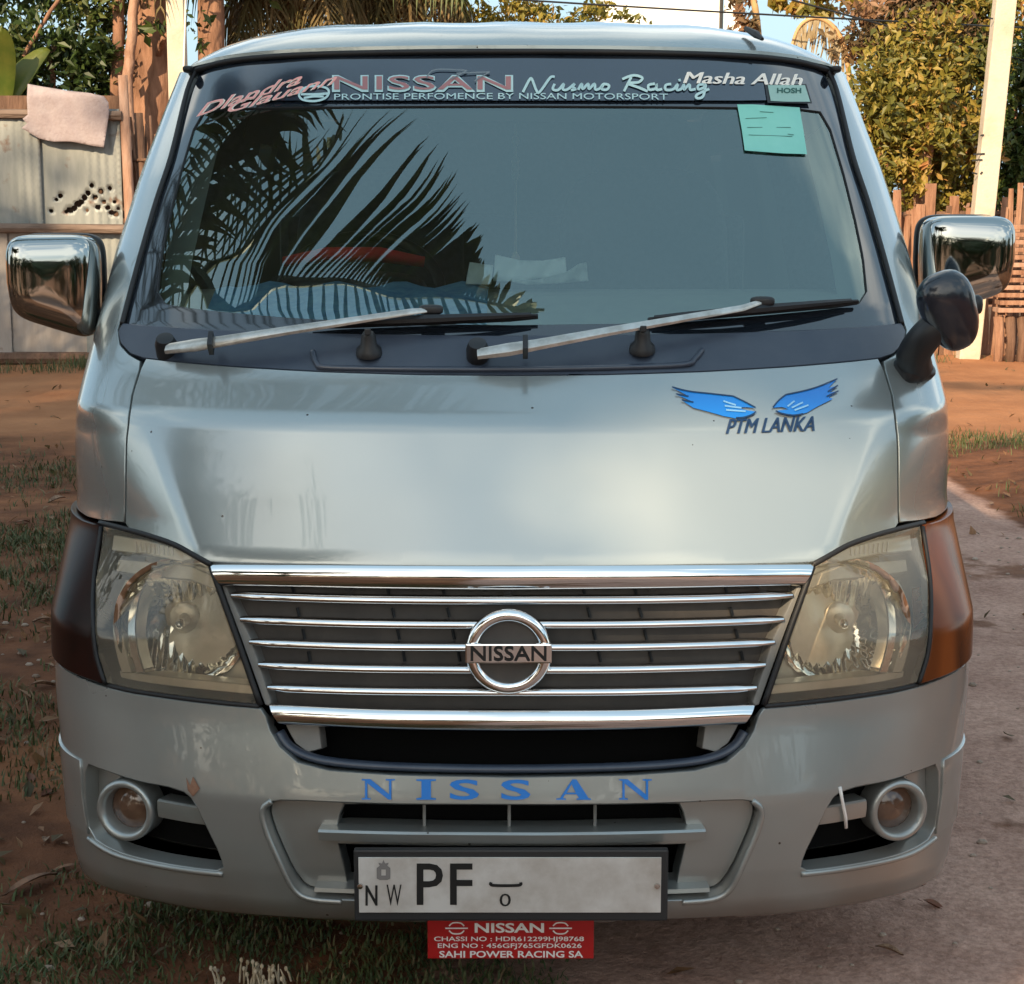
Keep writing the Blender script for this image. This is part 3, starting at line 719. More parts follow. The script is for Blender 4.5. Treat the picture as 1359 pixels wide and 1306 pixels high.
# intake insert with two slots
ins = both(chaikin(A([(0, 1069), (200, 1067), (298, 1063), (317, 1066), (325, 1076), (320, 1098), (302, 1140), (284, 1175), (268, 1186), (230, 1189), (0, 1191)]), 1, closed=False))
s1 = both(A([(0, 1071), (200, 1070), (226, 1071), (232, 1084), (236, 1102), (0, 1106)]))
s2 = both(A([(0, 1128), (234, 1125), (226, 1160), (222, 1182), (0, 1187)]))
inp = panel('intake_insert', van, PAINT, ins, [s1, s2], off=-.022, skirt=.04, sp=.02)
panel('intake_cavity', van, VOID, both(A([(0, 1060), (250, 1060), (250, 1190), (0, 1194)])), off=-.115, skirt=-.04, sp=.06)
for px in (-118, -4, 112):
    p0 = surfv(CX+px, 1072, -.03); p1 = surfv(CX+px, 1104, -.03); mb = MB(); mb.sweep([p0, p1], .003, 5); mb.build('divider_rib', GRAYLT, inp)
us = A([(0, 1106), (256, 1102)]); uu = np.linspace(-us[1, 0], us[1, 0], 25); z0 = us[0, 1]
blade = []
for k, (dz, of) in enumerate(((.004, -.03), (.003, .004), (-.001, .008), (-.018, .004), (-.022, -.03))):
    P = Muz(uu, z0+dz+0*uu)+Nuz(uu, z0+dz+0*uu)*of; blade.append([tuple(p) for p in P])
mb = MB(); mb.grid(blade); mb.build('intake_blade', PAINT, inp, smooth=True, autosmooth=35)
us = A([(0, 1186), (262, 1181)]); uu = np.linspace(-us[1, 0], us[1, 0], 25); z0 = us[0, 1]; blade = []
for dz, of in ((.006, -.03), (.004, .0), (-.003, .003), (-.012, -.01)):
    P = Muz(uu, z0+dz+0*uu)+Nuz(uu, z0+dz+0*uu)*of; blade.append([tuple(p) for p in P])
mb = MB(); mb.grid(blade); mb.build('lower_blade', PAINT, inp, smooth=True, autosmooth=35)
# fog lamp pockets
for sgn in (1, -1):
    m = lambda P: np.asarray(P)*np.array([sgn, 1.0])
    fl = empty('fog_lamp', (0, 0, 0)); fl.parent = van
    panel('pocket', fl, [VOID, PAINT], m(A(FOGO)), off=-.075, skirt=-.078, sp=.03)
    P = A([(520, 1040), (555, 1020), (561, 1015), (562, 1060), (556, 1104), (535, 1118), (520, 1100)]); panel('pocket_wall', fl, PAINT, m(P), off=-.022, skirt=.03, sp=.02)
    c = Vector(Muz(*[np.array([v]) for v in A([(513, 1075)])[0]])[0]); c.x *= sgn; c.y -= .004
    ax = Vector((sgn*.30, -1, .02)).normalized()
    mb = MB(); mb.lathe([(.060, -.05), (.0605, -.004), (.058, .004), (.052, .006), (.047, .003), (.043, -.006), (.041, -.03)], c, ax, 40); mb.build('bezel', PAINT, fl, smooth=True)
    mb = MB(); mb.lathe([(.0415, -.026), (.03, -.018), (.015, -.014), (0.0005, -.012)], c, ax, 32); mb.build('fog_lens', FOGL, fl, smooth=True)
    q = [(398, 1082), (430, 1078), (474, 1070)]; rows = []
    for dy, of in ((-6, -.05), (-7, -.012), (-5, -.008), (5, -.008), (17, -.012), (19, -.03)):
        rows.append([tuple(p*np.array([sgn, 1, 1])) for p in surf([CX+a for a, b in spline(np.array(q, float), 4)], [b+dy for a, b in spline(np.array(q, float), 4)], of)])
    mb = MB(); mb.grid(rows); mb.build('pocket_bar', PAINT, fl, smooth=True, autosmooth=35)
    # bright bottom lip and outer flap
    lp = A([(382, 1158), (420, 1154), (480, 1144), (527, 1131), (558, 1111)]); rim(m(spline(lp, 4)), .006, PAINT, bump, closed=False)
    zf0 = A([(563, 1008)])[0, 1]; zf1 = A([(556, 1108)])[0, 1]
    fa = A([(568, 1008), (566, 1050), (558, 1104)])
    fo = np.concatenate([fa, np.array([(LA*.955, zf1+.004), (LA*1.0, zf1+.03), (LA*1.02, zf0-.03), (LA*1.01, zf0+.006), (LA*.96, zf0+.004)])])
    panel('bumper_flap', van, PAINT, m(fo), off=.010, skirt=.02, sp=.02)
# rust chip and cable tie
st = A([(412, 1046), (421, 1030), (425, 1042), (430, 1031), (428, 1048), (421, 1056)])
panel('paint_chip', van, mat('rust_patch', (.17, .075, .04), rough=.9, col2=(.30, .16, .10), nscale=60), mirror(st), off=.0075, skirt=0, sp=.01)
mb = MB(); mb.sweep([surfv(1112, 1044, .008), surfv(1116, 1060, .004), surfv(1123, 1085, -.002), surfv(1125, 1100, -.006)], .0035, 6); mb.build('cable_tie', WHITEINK, fl, smooth=True)
# unseen black sheet added to block light, so gaps in the nose stay dark
inn = both(np.concatenate([A([(0, 470), (400, 455), (470, 450)]), A([(505, 700), (500, 900)]), np.array([(LA*.85, .30), (0, .25)])]))
panel('nose_light_block', van, VOID, inn, off=-.19, skirt=0, sp=.08)

# --- lettering on bumper and nose
SER = {'N': [(0, 0), (.27, 0), (.27, .06), (.17, .08), (.17, .80), (.80, 0), (.89, 0), (.89, .92), (1, .94), (1, 1), (.72, 1), (.72, .94), (.82, .92), (.82, .26), (.26, 1), (0, 1), (0, .94), (.1, .92), (.1, .08), (0, .06)],
       'I': [(0, 0), (1, 0), (1, .07), (.74, .10), (.74, .90), (1, .93), (1, 1), (0, 1), (0, .93), (.26, .90), (.26, .10), (0, .07)],
       'A': [(0, 0), (.28, 0), (.28, .06), (.19, .08), (.26, .27), (.58, .27), (.66, .08), (.58, .06), (.58, 0), (1, 0), (1, .06), (.93, .08), (.58, 1), (.46, 1), (.11, .08), (0, .06)]}
for ch, x0, x1 in (('N', 481, 525), ('I', 553, 579), ('S', 597, 636), ('S', 665, 704), ('A', 738, 784), ('N', 821, 864)):
    xc = (x0+x1)/2-CX; yb = 1061-abs(xc)*.004; yt = yb-27
    if ch == 'S': text('S', (x0, yt, x1, yb), BLUE, bump, bold=.02, off=.009, name='letter')
    else: flat_print('letter', bump, BLUE, [[(x0+a*(x1-x0), yb-b*(yb-yt)) for a, b in SER[ch]]], .009, holes=[np.array([(x0+a*(x1-x0), yb-b*(yb-yt)) for a, b in ((.30, .35), (.44, .76), (.56, .35))])] if ch == 'A' else ())
zs_ = lambda P: [(880+x/5.436, 490+y/5.436) for x, y in P]
wl = zs_([(60, 148), (180, 176), (330, 192), (500, 212), (590, 258), (662, 297), (600, 292), (520, 292), (610, 316), (664, 322), (640, 346), (580, 366), (520, 370), (430, 354), (330, 326), (215, 296), (130, 240), (200, 248), (88, 198), (180, 212)])
wr = zs_([(785, 295), (830, 240), (880, 200), (1000, 175), (1110, 142), (1180, 122), (1248, 86), (1185, 152), (1252, 134), (1192, 186), (1256, 174), (1184, 220), (1218, 230), (1110, 284), (1030, 330), (930, 352), (850, 340), (805, 318), (900, 306), (850, 290)])
wing = flat_print('wing_decal', van, BLUE, [wl, wr], .0065)
for st_ in [zs_([(60, 148), (180, 178), (330, 195), (500, 214)]), zs_([(500, 214), (590, 258), (662, 297)]), zs_([(785, 295), (830, 242), (880, 202)]), zs_([(880, 202), (1000, 177), (1110, 145), (1248, 88)]),
        zs_([(805, 320), (850, 338), (930, 350), (1000, 340)]), zs_([(664, 324), (640, 344), (580, 364), (520, 368)]), zs_([(88, 198), (180, 216)]), zs_([(130, 242), (215, 258)]), zs_([(1252, 136), (1180, 180)]), zs_([(1256, 176), (1170, 216)])]: strokes('feather_edge', wing, NAVY, [st_], 1.8, .0078)
strokes('feather_line', wing, mat('pale_blue_vinyl', (.22, .46, .70), rough=.3), [zs_([(430, 250), (520, 280)]), zs_([(440, 285), (560, 300)]), zs_([(450, 315), (590, 325)]), zs_([(940, 250), (890, 290)]), zs_([(1000, 260), (920, 300)]), zs_([(1040, 280), (940, 318)])], 2.2, .0078)
for k in (0, 1): text('PTM LANKA', (962+1.3*k, 559, 1078+1.3*k, 577), NAVY, van, bold=0, shear=.35, off=.0065+k*.0003, slope=4)

# --- number plate and red plate
plate = empty('number_plate', (0, 0, 0)); plate.parent = van
pY = -.028
pc = [at(469, 1128, pY), at(886, 1223, pY)]
cx, cz, pw, ph = (pc[0].x+pc[1].x)/2, (pc[0].z+pc[1].z)/2, pc[1].x-pc[0].x, pc[0].z-pc[1].z
mb = MB(); mb.box((cx, pY+.009, cz), (pw, .016, ph)); mb.build('plate_frame', mat('plate_frame_plastic', (.02, .02, .021), rough=.5), plate, bevel=.004)
mb = MB(); mb.box((cx-.002, pY-.0005, cz+.002), (pw-.022, .004, ph-.032)); mb.build('plate_face', WHITEPLATE, plate, bevel=.001)
pmap = lambda px, py: at(px, py, pY-.0035)
text('N', (485, 1175, 501, 1202), INK, plate, bold=.02, mapf=pmap); text('W', (513, 1174, 533, 1202), INK, plate, bold=.0, mapf=pmap)
text('PF', (553, 1146, 627, 1201), INK, plate, bold=.008, mapf=pmap, space=1.1)
strokes('lettering', plate, INK, [[(652, 1171), (654, 1175), (688, 1175), (691, 1171)]], 4, mapf=pmap)
text('0', (663, 1186, 678, 1203), INK, plate, mapf=pmap)
crest = [(500, 1166), (500, 1152), (504, 1149), (502, 1145), (507, 1146), (509, 1141), (511, 1146), (516, 1145), (514, 1149), (518, 1152), (518, 1166), (514, 1168), (504, 1168)]
flat_print('crest', plate, mat('crest_grey', (.20, .18, .17), rough=.6), [crest], mapf=pmap, holes=[np.array([(506, 1154), (512, 1154), (512, 1162), (506, 1162)])])
for px, py in ((478, 1176), (872, 1176)):
    p = at(px, py, pY-.003); mb = MB(); mb.lathe([(.006, 0), (.005, .003), (0, .0035)], p, (0, -1, 0), 10); mb.build('rivet', CHROMED, plate)
rY = .035
r0, r1 = at(567, 1214, rY), at(788, 1273, rY)
rp_ = empty('chassis_plate', (0, 0, 0)); rp_.parent = van
mb = MB(); mb.box(((r0.x+r1.x)/2, rY+.004, (r0.z+r1.z)/2), (r1.x-r0.x, .004, r0.z-r1.z)); mb.build('red_face', RED, rp_, bevel=.0015)
mb = MB(); mb.box(((r0.x+r1.x)/2, rY+.02, r0.z+.02), (.06, .004, .06)); mb.box(((r0.x+r1.x)/2, rY+.012, r0.z-.01), (.06, .02, .004)); mb.build('bracket', BLACK, rp_)
rmap = lambda px, py: at(px, py, rY+.0005)
for s_, b_, bo in (('NISSAN', (630, 1225, 722, 1238), .025), ('CHASSI NO : HDR612299HJ98768', (576, 1243, 775, 1251), .012), ('ENG NO : 456GFJ765GFDK0626', (581, 1252, 772, 1260), .012), ('SAHI POWER RACING SA', (583, 1262, 774, 1271), .02)):
    text(s_, b_, WHITEINK, rp_, bold=bo, mapf=rmap)
for x in (606, 744):
    strokes('logo_ring', rp_, WHITEINK, [[(x-10, 1229), (x-5, 1225), (x+5, 1225), (x+10, 1229)], [(x-10, 1235), (x-5, 1239), (x+5, 1239), (x+10, 1235)], [(x-15, 1232), (x+15, 1232)]], 1.8, mapf=rmap)

# --- windscreen strip lettering and stickers
so = .0035
text('NISSAN', (441, 101, 681, 124), TEALINK, van, bold=.03, off=so, space=1.05)
text('NISSAN', (444, 103, 678, 121), ROSEINK, van, bold=.004, off=so+.001, space=1.05)
strokes('strip_emblem', van, mat('grey_line_vinyl', (.16, .19, .21), rough=.4), [[(566, 106), (578, 95), (620, 96)], [(620, 96), (598, 108)], [(606, 100), (650, 98)], [(650, 98), (630, 110)]], 1.6, so+.002)
text('PRONTISE PERFOMENCE BY NISSAN MOTORSPORT', (444, 126, 886, 134), TEALINK, van, bold=0, off=so, slope=0, bow=1)
def nis(x0, y0, s_, L): return [[(x0+a*s_, y0-b*s_*.42) for a, b in l] for l in L]
scr = []
scr += nis(694, 124, 24, [[(0, 0), (.35, 1.6), (.5, 1.7), (.75, .2), (.95, .1), (1.5, 1.9), (1.75, 2.0)]])
scr += nis(736, 122, 24, [[(0, .9), (-.1, .2), (.2, .1), (.5, .9), (.45, .2), (.7, .15), (1.1, .9), (1.0, .5), (1.15, .2), (.9, .05)], [(1.3, .1), (1.5, .9), (1.55, .2), (1.85, .9), (1.9, .2), (2.2, .9), (2.25, .15), (2.5, .3), (2.7, .85), (3.0, .7), (2.9, .15), (2.6, .2), (2.7, .8)]])
scr += nis(828, 122, 24, [[(0, -.1), (.4, 1.8)], [(-.1, 1.5), (.5, 2.0), (1.0, 1.7), (.8, 1.1), (.2, .95), (.8, .4), (1.3, -.1)], [(1.7, .9), (1.35, .7), (1.4, .1), (1.75, .3), (1.8, .9), (1.8, .1), (2.1, .2)], [(2.6, .85), (2.3, .7), (2.3, .1), (2.7, .15), (2.95, .8), (2.9, .1), (3.15, .2), (3.3, .8), (3.3, .1), (3.6, .8), (3.65, .1), (3.95, .2)], [(4.4, .8), (4.1, .7), (4.1, .15), (4.4, .4), (4.5, .8), (4.35, -.8), (4.0, -1.0), (4.05, -.5), (4.7, .2)], [(3.0, 1.3), (3.12, 1.4)]])
strokes('script_lettering', van, TEALINK, scr, 3.4, so)
text('Masha Allah', (906, 97, 1063, 112), CREAMINK, van, bold=0, shear=.25, off=so, slope=-3)
text('Masha Allah', (907.5, 97, 1064.5, 112), CREAMINK, van, bold=0, shear=.25, off=so+.0003, slope=-3)
# slanted pink script with a pale halo
for s_, b_, sl in (('Dlandra', (262, 143, 402, 157), 45), ('Glauann', (303, 139, 448, 152), 40)):
    text(s_, b_, CREAMINK, van, bold=.022, shear=.5, off=so, slope=sl); text(s_, b_, PINKINK, van, bold=.0, shear=.5, off=so+.0012, slope=sl)
strokes('round_decal', van, TEALINK, [[(397, 128), (402, 120), (416, 116), (432, 118), (437, 124), (432, 132), (418, 136), (402, 134), (397, 128)], [(400, 127), (418, 127), (436, 126)], [(404, 132), (416, 130), (430, 130)]], 3, so+.0005)
flat_print('teal_permit', van, TEALPAPER, [[(979, 137), (1000, 137), (1030, 139), (1062, 141), (1067, 170), (1072, 203), (1040, 202), (989, 198), (985, 170)]], -.0035)
strokes('permit_lines', van, GREENINK, [[(1009, 147), (1027, 148)], [(990, 156), (1018, 155)], [(992, 168), (1050, 168)], [(994, 178), (1052, 180)], [(1046, 177), (1054, 178)]], .7, -.0025)
flat_print('pale_permit', van, PALEPAPER, [[(1018, 115), (1042, 115), (1067, 115), (1074, 137), (1045, 137), (1022, 136)]], so+.001)
text('HOSH', (1030, 119, 1062, 126), GREENINK, van, bold=.03, off=so+.002)
flat_print('permit_backing', van, BLACK, [[(1014, 113), (1069, 113), (1077, 139), (1018, 138)]], so)

# --- door mirrors
def door_mirror(x0, y0, x1, y1, Y, sgn):
    r_ = empty('door_mirror', (0, 0, 0)); r_.parent = van
    a, b = at(x0, y0, Y), at(x1, y1, Y); c = (a+b)/2; hx, hz = abs(b.x-a.x)/2*.96, abs(a.z-b.z)/2*.97
    def sh(v):
        k = v[2]/hz; j = v[0]/hx*sgn
        return (v[0]*(1-.07*max(0, -k)), v[1]*(1+.25*j), v[2]+.012*j*(k < 0)-.016*(k < 0)*(-j)+.010*(1-k*k)*0)
    mb = MB(); mb.superell(c, (hx, .075, hz), .42, .36, shear=sh, nu=56, nv=24); mb.build('mirror_shell', SHELL, r_, smooth=True)
    mb = MB(); mb.superell(c+Vector((0, .058, 0)), (hx*1.02, .028, hz*1.02), .3, .36, shear=sh, nu=48, nv=10); mb.build('mirror_rim', BLACK, r_, smooth=True)
    xin = c.x-sgn*hx*.5
    q = Vector((c.x-sgn*hx*1.45, Y+.10, c.z-hz*.86))
    mb = MB(); mb.sweep([(xin, Y+.005, c.z-hz*.80), (c.x-sgn*hx*.95, Y+.03, c.z-hz*.82), q, q+Vector((-sgn*.05, .05, 0))], [.017, .02, .024, .03], 8, up=(0, 0, 1), ratio=.9); mb.build('mirror_arm', BLACK, r_, smooth=True, autosmooth=50)
    return r_
door_mirror(12, 309, 137, 437, .72, -1)
door_mirror(1221, 284, 1338, 405, .80, 1)
# --- black corner mirror on a curved stalk
sm = empty('corner_mirror', (0, 0, 0)); sm.parent = van
b0 = surfv(1210, 492, .0)
nb = Vector(Nuz(*[np.array([v]) for v in hit([1210], [492])[0]])[0])
mb = MB(); mb.superell(b0+nb*.008, (.047, .020, .032), .5, .55, rot=(nb.to_track_quat('-Y', 'Z').to_matrix()), nu=24, nv=10); mb.build('mount', BLACK, sm, smooth=True)
h0 = at(1260, 413, .36)
mb = MB(); mb.sweep(spline(np.array([b0+nb*.01, at(1213, 470, .40), at(1228, 447, .37), at(1246, 430, .36)]), 5), list(np.linspace(.036, .030, 16)), 12); mb.build('stalk', BLACK, sm, smooth=True)
rot = Matrix.Rotation(R(-24), 3, 'Y') @ Matrix.Rotation(R(18), 3, 'X')
mb = MB(); mb.superell(h0, (.054, .045, .084), .85, .8, rot=rot, nu=32, nv=18, shear=lambda v: (v[0]*(1+.15*v[2]/.08), v[1], v[2])); mb.build('mirror_head', mat('black_gloss', (.014, .018, .026), rough=.22, coat=.4), sm, smooth=True)
mb = MB(); mb.superell(h0+Vector((.052, .01, .012)), (.014, .02, .02), .7, .7, nu=14, nv=8); mb.build('swivel', BLACK, sm, smooth=True)

# --- cabin
dash = empty('dashboard', (0, 0, 0)); dash.parent = van
P = []
for x in np.linspace(-.72, .72, 19):
    yb_ = float(Sy(np.array([x*.93]), np.array([1.205]))[0])+.03
    P.append([(x, yb_, 1.19), (x, yb_+.03, 1.235), (x, yb_+.12, 1.285), (x, yb_+.24, 1.318), (x, max(yb_+.34, .80), 1.322), (x, max(yb_+.40, .86), 1.28), (x, max(yb_+.40, .88), .70)])
mb = MB(); mb.grid(P); mb.build('dash_top', DASH, dash, smooth=True, autosmooth=40)
P = []
for x in np.linspace(-.62, -.05, 20):
    yb_ = float(Sy(np.array([x*.93]), np.array([1.205]))[0])+.03
    P.append([(x, yb_+.08+.01*math.sin(x*40), 1.272), (x, yb_+.12, 1.293), (x, yb_+.24, 1.328+.006*math.sin(x*60)), (x, max(yb_+.34, .80), 1.332+.008*math.sin(x*45))])
mb = MB(); mb.grid(P); mb.build('dash_cover', DASHB, dash, smooth=True)
mb = MB(); mb.superell((-.36, .93, 1.30), (.17, .10, .055), .6, .6); mb.build('instrument_hood', BLACK, dash, smooth=True)
mb = MB(); mb.sweep([(-.52, .97, 1.375), (-.42, .96, 1.392), (-.30, .96, 1.392), (-.20, .97, 1.375)], [.012, .017, .017, .012], 8); mb.build('red_trim_roll', REDF, dash, smooth=True)
stw = empty('steering_wheel', (0, 0, 0)); stw.parent = van
sc_ = Vector((-.36, 1.13, 1.30)); sr = Matrix.Rotation(R(-48), 3, 'X')
mb = MB(); mb.sweep([sc_+sr@Vector((.19*math.cos(a), 0, .19*math.sin(a))) for a in np.linspace(0, 2*math.pi, 41)], .014, 10, up=sr@Vector((0, 1, 0)), caps=False); mb.build('wheel_rim', BLACK, stw, smooth=True)
mb = MB(); mb.superell(sc_, (.06, .03, .05), .6, .6, rot=sr); mb.box(sc_, (.36, .02, .03), sr); mb.build('hub', BLACK, stw)
for sx in (-.36, .36):
    st_ = empty('seat', (0, 0, 0)); st_.parent = van
    mb = MB(); mb.superell((sx, 1.55, .95), (.24, .27, .09), .4, .4); mb.build('cushion', SEAT, st_, smooth=True)
    mb = MB(); mb.superell((sx, 1.80, 1.27), (.23, .08, .33), .4, .5, rot=Matrix.Rotation(R(-14), 3, 'X')); mb.build('backrest', SEAT, st_, smooth=True)
    mb = MB(); mb.superell((sx, 1.91, 1.66), (.14, .05, .09), .5, .6, rot=Matrix.Rotation(R(-10), 3, 'X')); mb.build('headrest', SEAT, st_, smooth=True)
mb = MB(); mb.box((0, 2.35, 1.02), (1.4, .12, .9)); mb.build('bench_backrest', SEAT, van, bevel=.03)
mb = MB(); mb.grid([[(x, float(Sy(np.array([x]), np.array([1.81]))[0])+.05, 1.78-.05*(x/.7)**4), (x, 1.8, 1.82-.05*(x/.7)**4), (x, 4.3, 1.82-.05*(x/.7)**4)] for x in np.linspace(-.62, .62, 13)]); mb.build('headlining', mat('headlining_cloth', (.16, .17, .16), rough=.9), van, smooth=True)
mb = MB(); mb.box((0, 4.2, 1.25), (1.4, .02, 1.36)); mb.build('rear_trim', SEAT, van)
for sgn in (1, -1):
    P0 = A([(428, 150), (449, 230), (466, 305), (477, 370), (484, 420)]); P1 = A([(417, 150), (435, 230), (452, 305), (463, 370), (473, 420)])
    rows = []
    for a, b in zip(P0, P1):
        pa = Muz(np.array([a[0]*sgn]), np.array([a[1]]))[0]+Nuz(np.array([a[0]*sgn]), np.array([a[1]]))[0]*-.03; pb = Muz(np.array([b[0]*sgn]), np.array([b[1]]))[0]+Nuz(np.array([b[0]*sgn]), np.array([b[1]]))[0]*-.09
        rows.append([tuple(pa), tuple((pa+pb)/2+np.array([0, .005, 0])), tuple(pb)])
    mb = MB(); mb.grid(rows); mb.build('pillar_trim', TRIM, van, smooth=True)
# --- wheels and tow eye
for x in (-.72, .72):
    for y in (.98, 3.55):
        wh = empty('wheel', (x, y, .325)); wh.parent = van
        mb = MB(); mb.lathe([(.20, -.09), (.27, -.10), (.315, -.085), (.325, -.05), (.325, .05), (.315, .085), (.27, .10), (.20, .09)], (0, 0, 0), (1, 0, 0), 36); mb.build('tyre', TYRE, wh, smooth=True)
        mb = MB(); mb.lathe([(.205, -.09), (.19, -.05), (.10, -.03), (0, -.03), (0, .03), (.10, .03), (.19, .05), (.205, .09)], (0, 0, 0), (1, 0, 0), 30); mb.build('rim', RIM, wh, smooth=True)
mb = MB(); mb.box((0, .9, .36), (1.2, .10, .10)); mb.box((0, .55, .30), (.9, .06, .12)); mb.build('crossmember', BLACK, van)

# ================================================================== THE GROUND
def vnoise(x, y, seed=0):
    """cheap smooth noise for terrain and placement"""
    v = 0
    for k, (a, b, c) in enumerate(((.7, .9, 1.0), (1.9, 1.3, .6), (3.7, 4.1, .35), (8.1, 7.3, .2))):
        v = v+c*np.sin(a*x+1.7*k+seed)*np.cos(b*y+2.3*k-seed*1.3)
    return v
PATH_X = 2.42
def gz(x, y):
    x = np.asarray(x, float); y = np.asarray(y, float)
    fade = np.clip(1-(np.hypot(x, y-6)-20)/20, 0, 1)
    z = .012*vnoise(x*1.7, y*1.7)*fade
    onpath = 1/(1+np.exp(-(np.minimum(x+.15, PATH_X-x)/.06)))*(1/(1+np.exp((y-8.2)/.5)))
    return z*(1-onpath*.8)+.012*onpath+.05*np.clip((x-PATH_X-.05)/.5, 0, 1)*np.clip((8.6-y)/1.0, 0, 1)*fade-.02
def ground_mat():
    m = bpy.data.materials.new('red_dirt'); m.use_nodes = True; n = m.node_tree; b = n.nodes['Principled BSDF']; b.inputs['Roughness'].default_value = .95
    b.inputs['Specular IOR Level'].default_value = .15
    tc_ = n.nodes.new('ShaderNodeTexCoord'); P = tc_.outputs['Object']
    def noise(sc, det=6, ro=.6):
        t = n.nodes.new('ShaderNodeTexNoise'); t.inputs['Scale'].default_value = sc; t.inputs['Detail'].default_value = det; t.inputs['Roughness'].default_value = ro
        n.links.new(P, t.inputs['Vector']); return t.outputs['Fac']
    def ramp(f, p0, c0, p1, c1):
        r = n.nodes.new('ShaderNodeValToRGB'); r.color_ramp.elements[0].position = p0; r.color_ramp.elements[1].position = p1
        r.color_ramp.elements[0].color = (*c0, 1); r.color_ramp.elements[1].color = (*c1, 1); n.links.new(f, r.inputs['Fac']); return r.outputs['Color']
    def mix(f, a, b_):
        x = n.nodes.new('ShaderNodeMix'); x.data_type = 'RGBA'
        if isinstance(f, float): x.inputs['Factor'].default_value = f
        else: n.links.new(f, x.inputs['Factor'])
        for k, v in (('A', a), ('B', b_)):
            if isinstance(v, tuple): x.inputs[k].default_value = (*v, 1)
            else: n.links.new(v, x.inputs[k])
        return x.outputs['Result']
    def math_(op, a, b_=None, c=None):
        x = n.nodes.new('ShaderNodeMath'); x.operation = op
        for i, v in enumerate((a, b_, c)):
            if v is None: continue
            if isinstance(v, (int, float)): x.inputs[i].default_value = v
            else: n.links.new(v, x.inputs[i])
        return x.outputs[0]
    dirt = ramp(noise(1.3, 8), .3, (.30, .125, .055), .72, (.47, .215, .10))
    dirt = mix(math_('MULTIPLY', noise(30, 6, .7), .4), dirt, (.20, .09, .05))
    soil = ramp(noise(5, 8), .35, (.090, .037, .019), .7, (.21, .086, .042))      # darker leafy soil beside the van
    sep = n.nodes.new('ShaderNodeSeparateXYZ'); n.links.new(P, sep.inputs[0]); X, Y = sep.outputs['X'], sep.outputs['Y']
    wob = math_('MULTIPLY', math_('SUBTRACT', noise(1.1, 6), .5), 1.8)
    def step(v, lo, hi):
        r = n.nodes.new('ShaderNodeMapRange'); r.interpolation_type = 'SMOOTHSTEP'; r.inputs['From Min'].default_value = lo; r.inputs['From Max'].default_value = hi
        n.links.new(v, r.inputs['Value']); return r.outputs[0]
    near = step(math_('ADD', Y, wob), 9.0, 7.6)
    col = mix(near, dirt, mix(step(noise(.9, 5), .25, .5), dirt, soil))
    pathc = ramp(noise(2.2, 9, .68), .32, (.34, .20, .155), .68, (.52, .335, .265))
    grit = ramp(noise(55, 4, .7), .38, (.55, .5, .45), .62, (1.1, 1.08, 1.05))
    mm = n.nodes.new('ShaderNodeMix'); mm.data_type = 'RGBA'; mm.blend_type = 'MULTIPLY'; mm.inputs['Factor'].default_value = .6
    n.links.new(pathc, mm.inputs['A']); n.links.new(grit, mm.inputs['B'])
    w2 = math_('MULTIPLY', math_('SUBTRACT', noise(3.5, 6), .5), .22)
    e1 = step(math_('ADD', X, w2), -.22, -.08); e2 = step(math_('ADD', X, w2), PATH_X+.03, PATH_X-.05); e3 = step(math_('ADD', Y, wob), 8.6, 7.4)
    onp = math_('MULTIPLY', math_('MULTIPLY', e1, e2), e3)
    # spilled red soil on the path
    spill = step(math_('ADD', noise(.75, 6, .6), math_('MULTIPLY', noise(7, 4), .15)), .66, .72)
    onp = math_('MULTIPLY', onp, math_('SUBTRACT', 1.0, math_('MULTIPLY', spill, .8)))
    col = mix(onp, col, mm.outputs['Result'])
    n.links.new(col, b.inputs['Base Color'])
    bp = n.nodes.new('ShaderNodeBump'); bp.inputs['Strength'].default_value = .7; bp.inputs['Distance'].default_value = .03
    hh = math_('ADD', noise(9, 8, .65), math_('MULTIPLY', noise(60, 4, .7), .35)); n.links.new(hh, bp.inputs['Height']); n.links.new(bp.outputs['Normal'], b.inputs['Normal'])
    return m
def axis(lo, hi, c, fine, n):
    t = np.linspace(-1, 1, n); t = np.sinh(t*4.2)/math.sinh(4.2); return np.where(t < 0, c+t*(c-lo), c+t*(hi-c))
xs = np.sort(np.concatenate([axis(-400, 400, 0, 0, 80), np.linspace(-6, 6, 160)])); ys = np.sort(np.concatenate([axis(-400, 900, 5, 0, 80), np.linspace(-3, 16, 200)]))
GX, GY = np.meshgrid(xs, ys); GZ = gz(GX, GY)
me = bpy.data.meshes.new('ground'); nx, ny = len(xs), len(ys)
V = np.stack([GX.ravel(), GY.ravel(), GZ.ravel()], 1); I = np.arange(nx*ny).reshape(ny, nx)
F = np.stack([I[:-1, :-1].ravel(), I[:-1, 1:].ravel(), I[1:, 1:].ravel(), I[1:, :-1].ravel()], 1)
me.from_pydata(V.tolist(), [], F.tolist()); g = link('ground', me, None, [ground_mat()], True); g['kind'] = 'structure'
def GP(px, py):
    p = on_ground(px, py, 0.0); p.z = float(gz(p.x, p.y)); return p

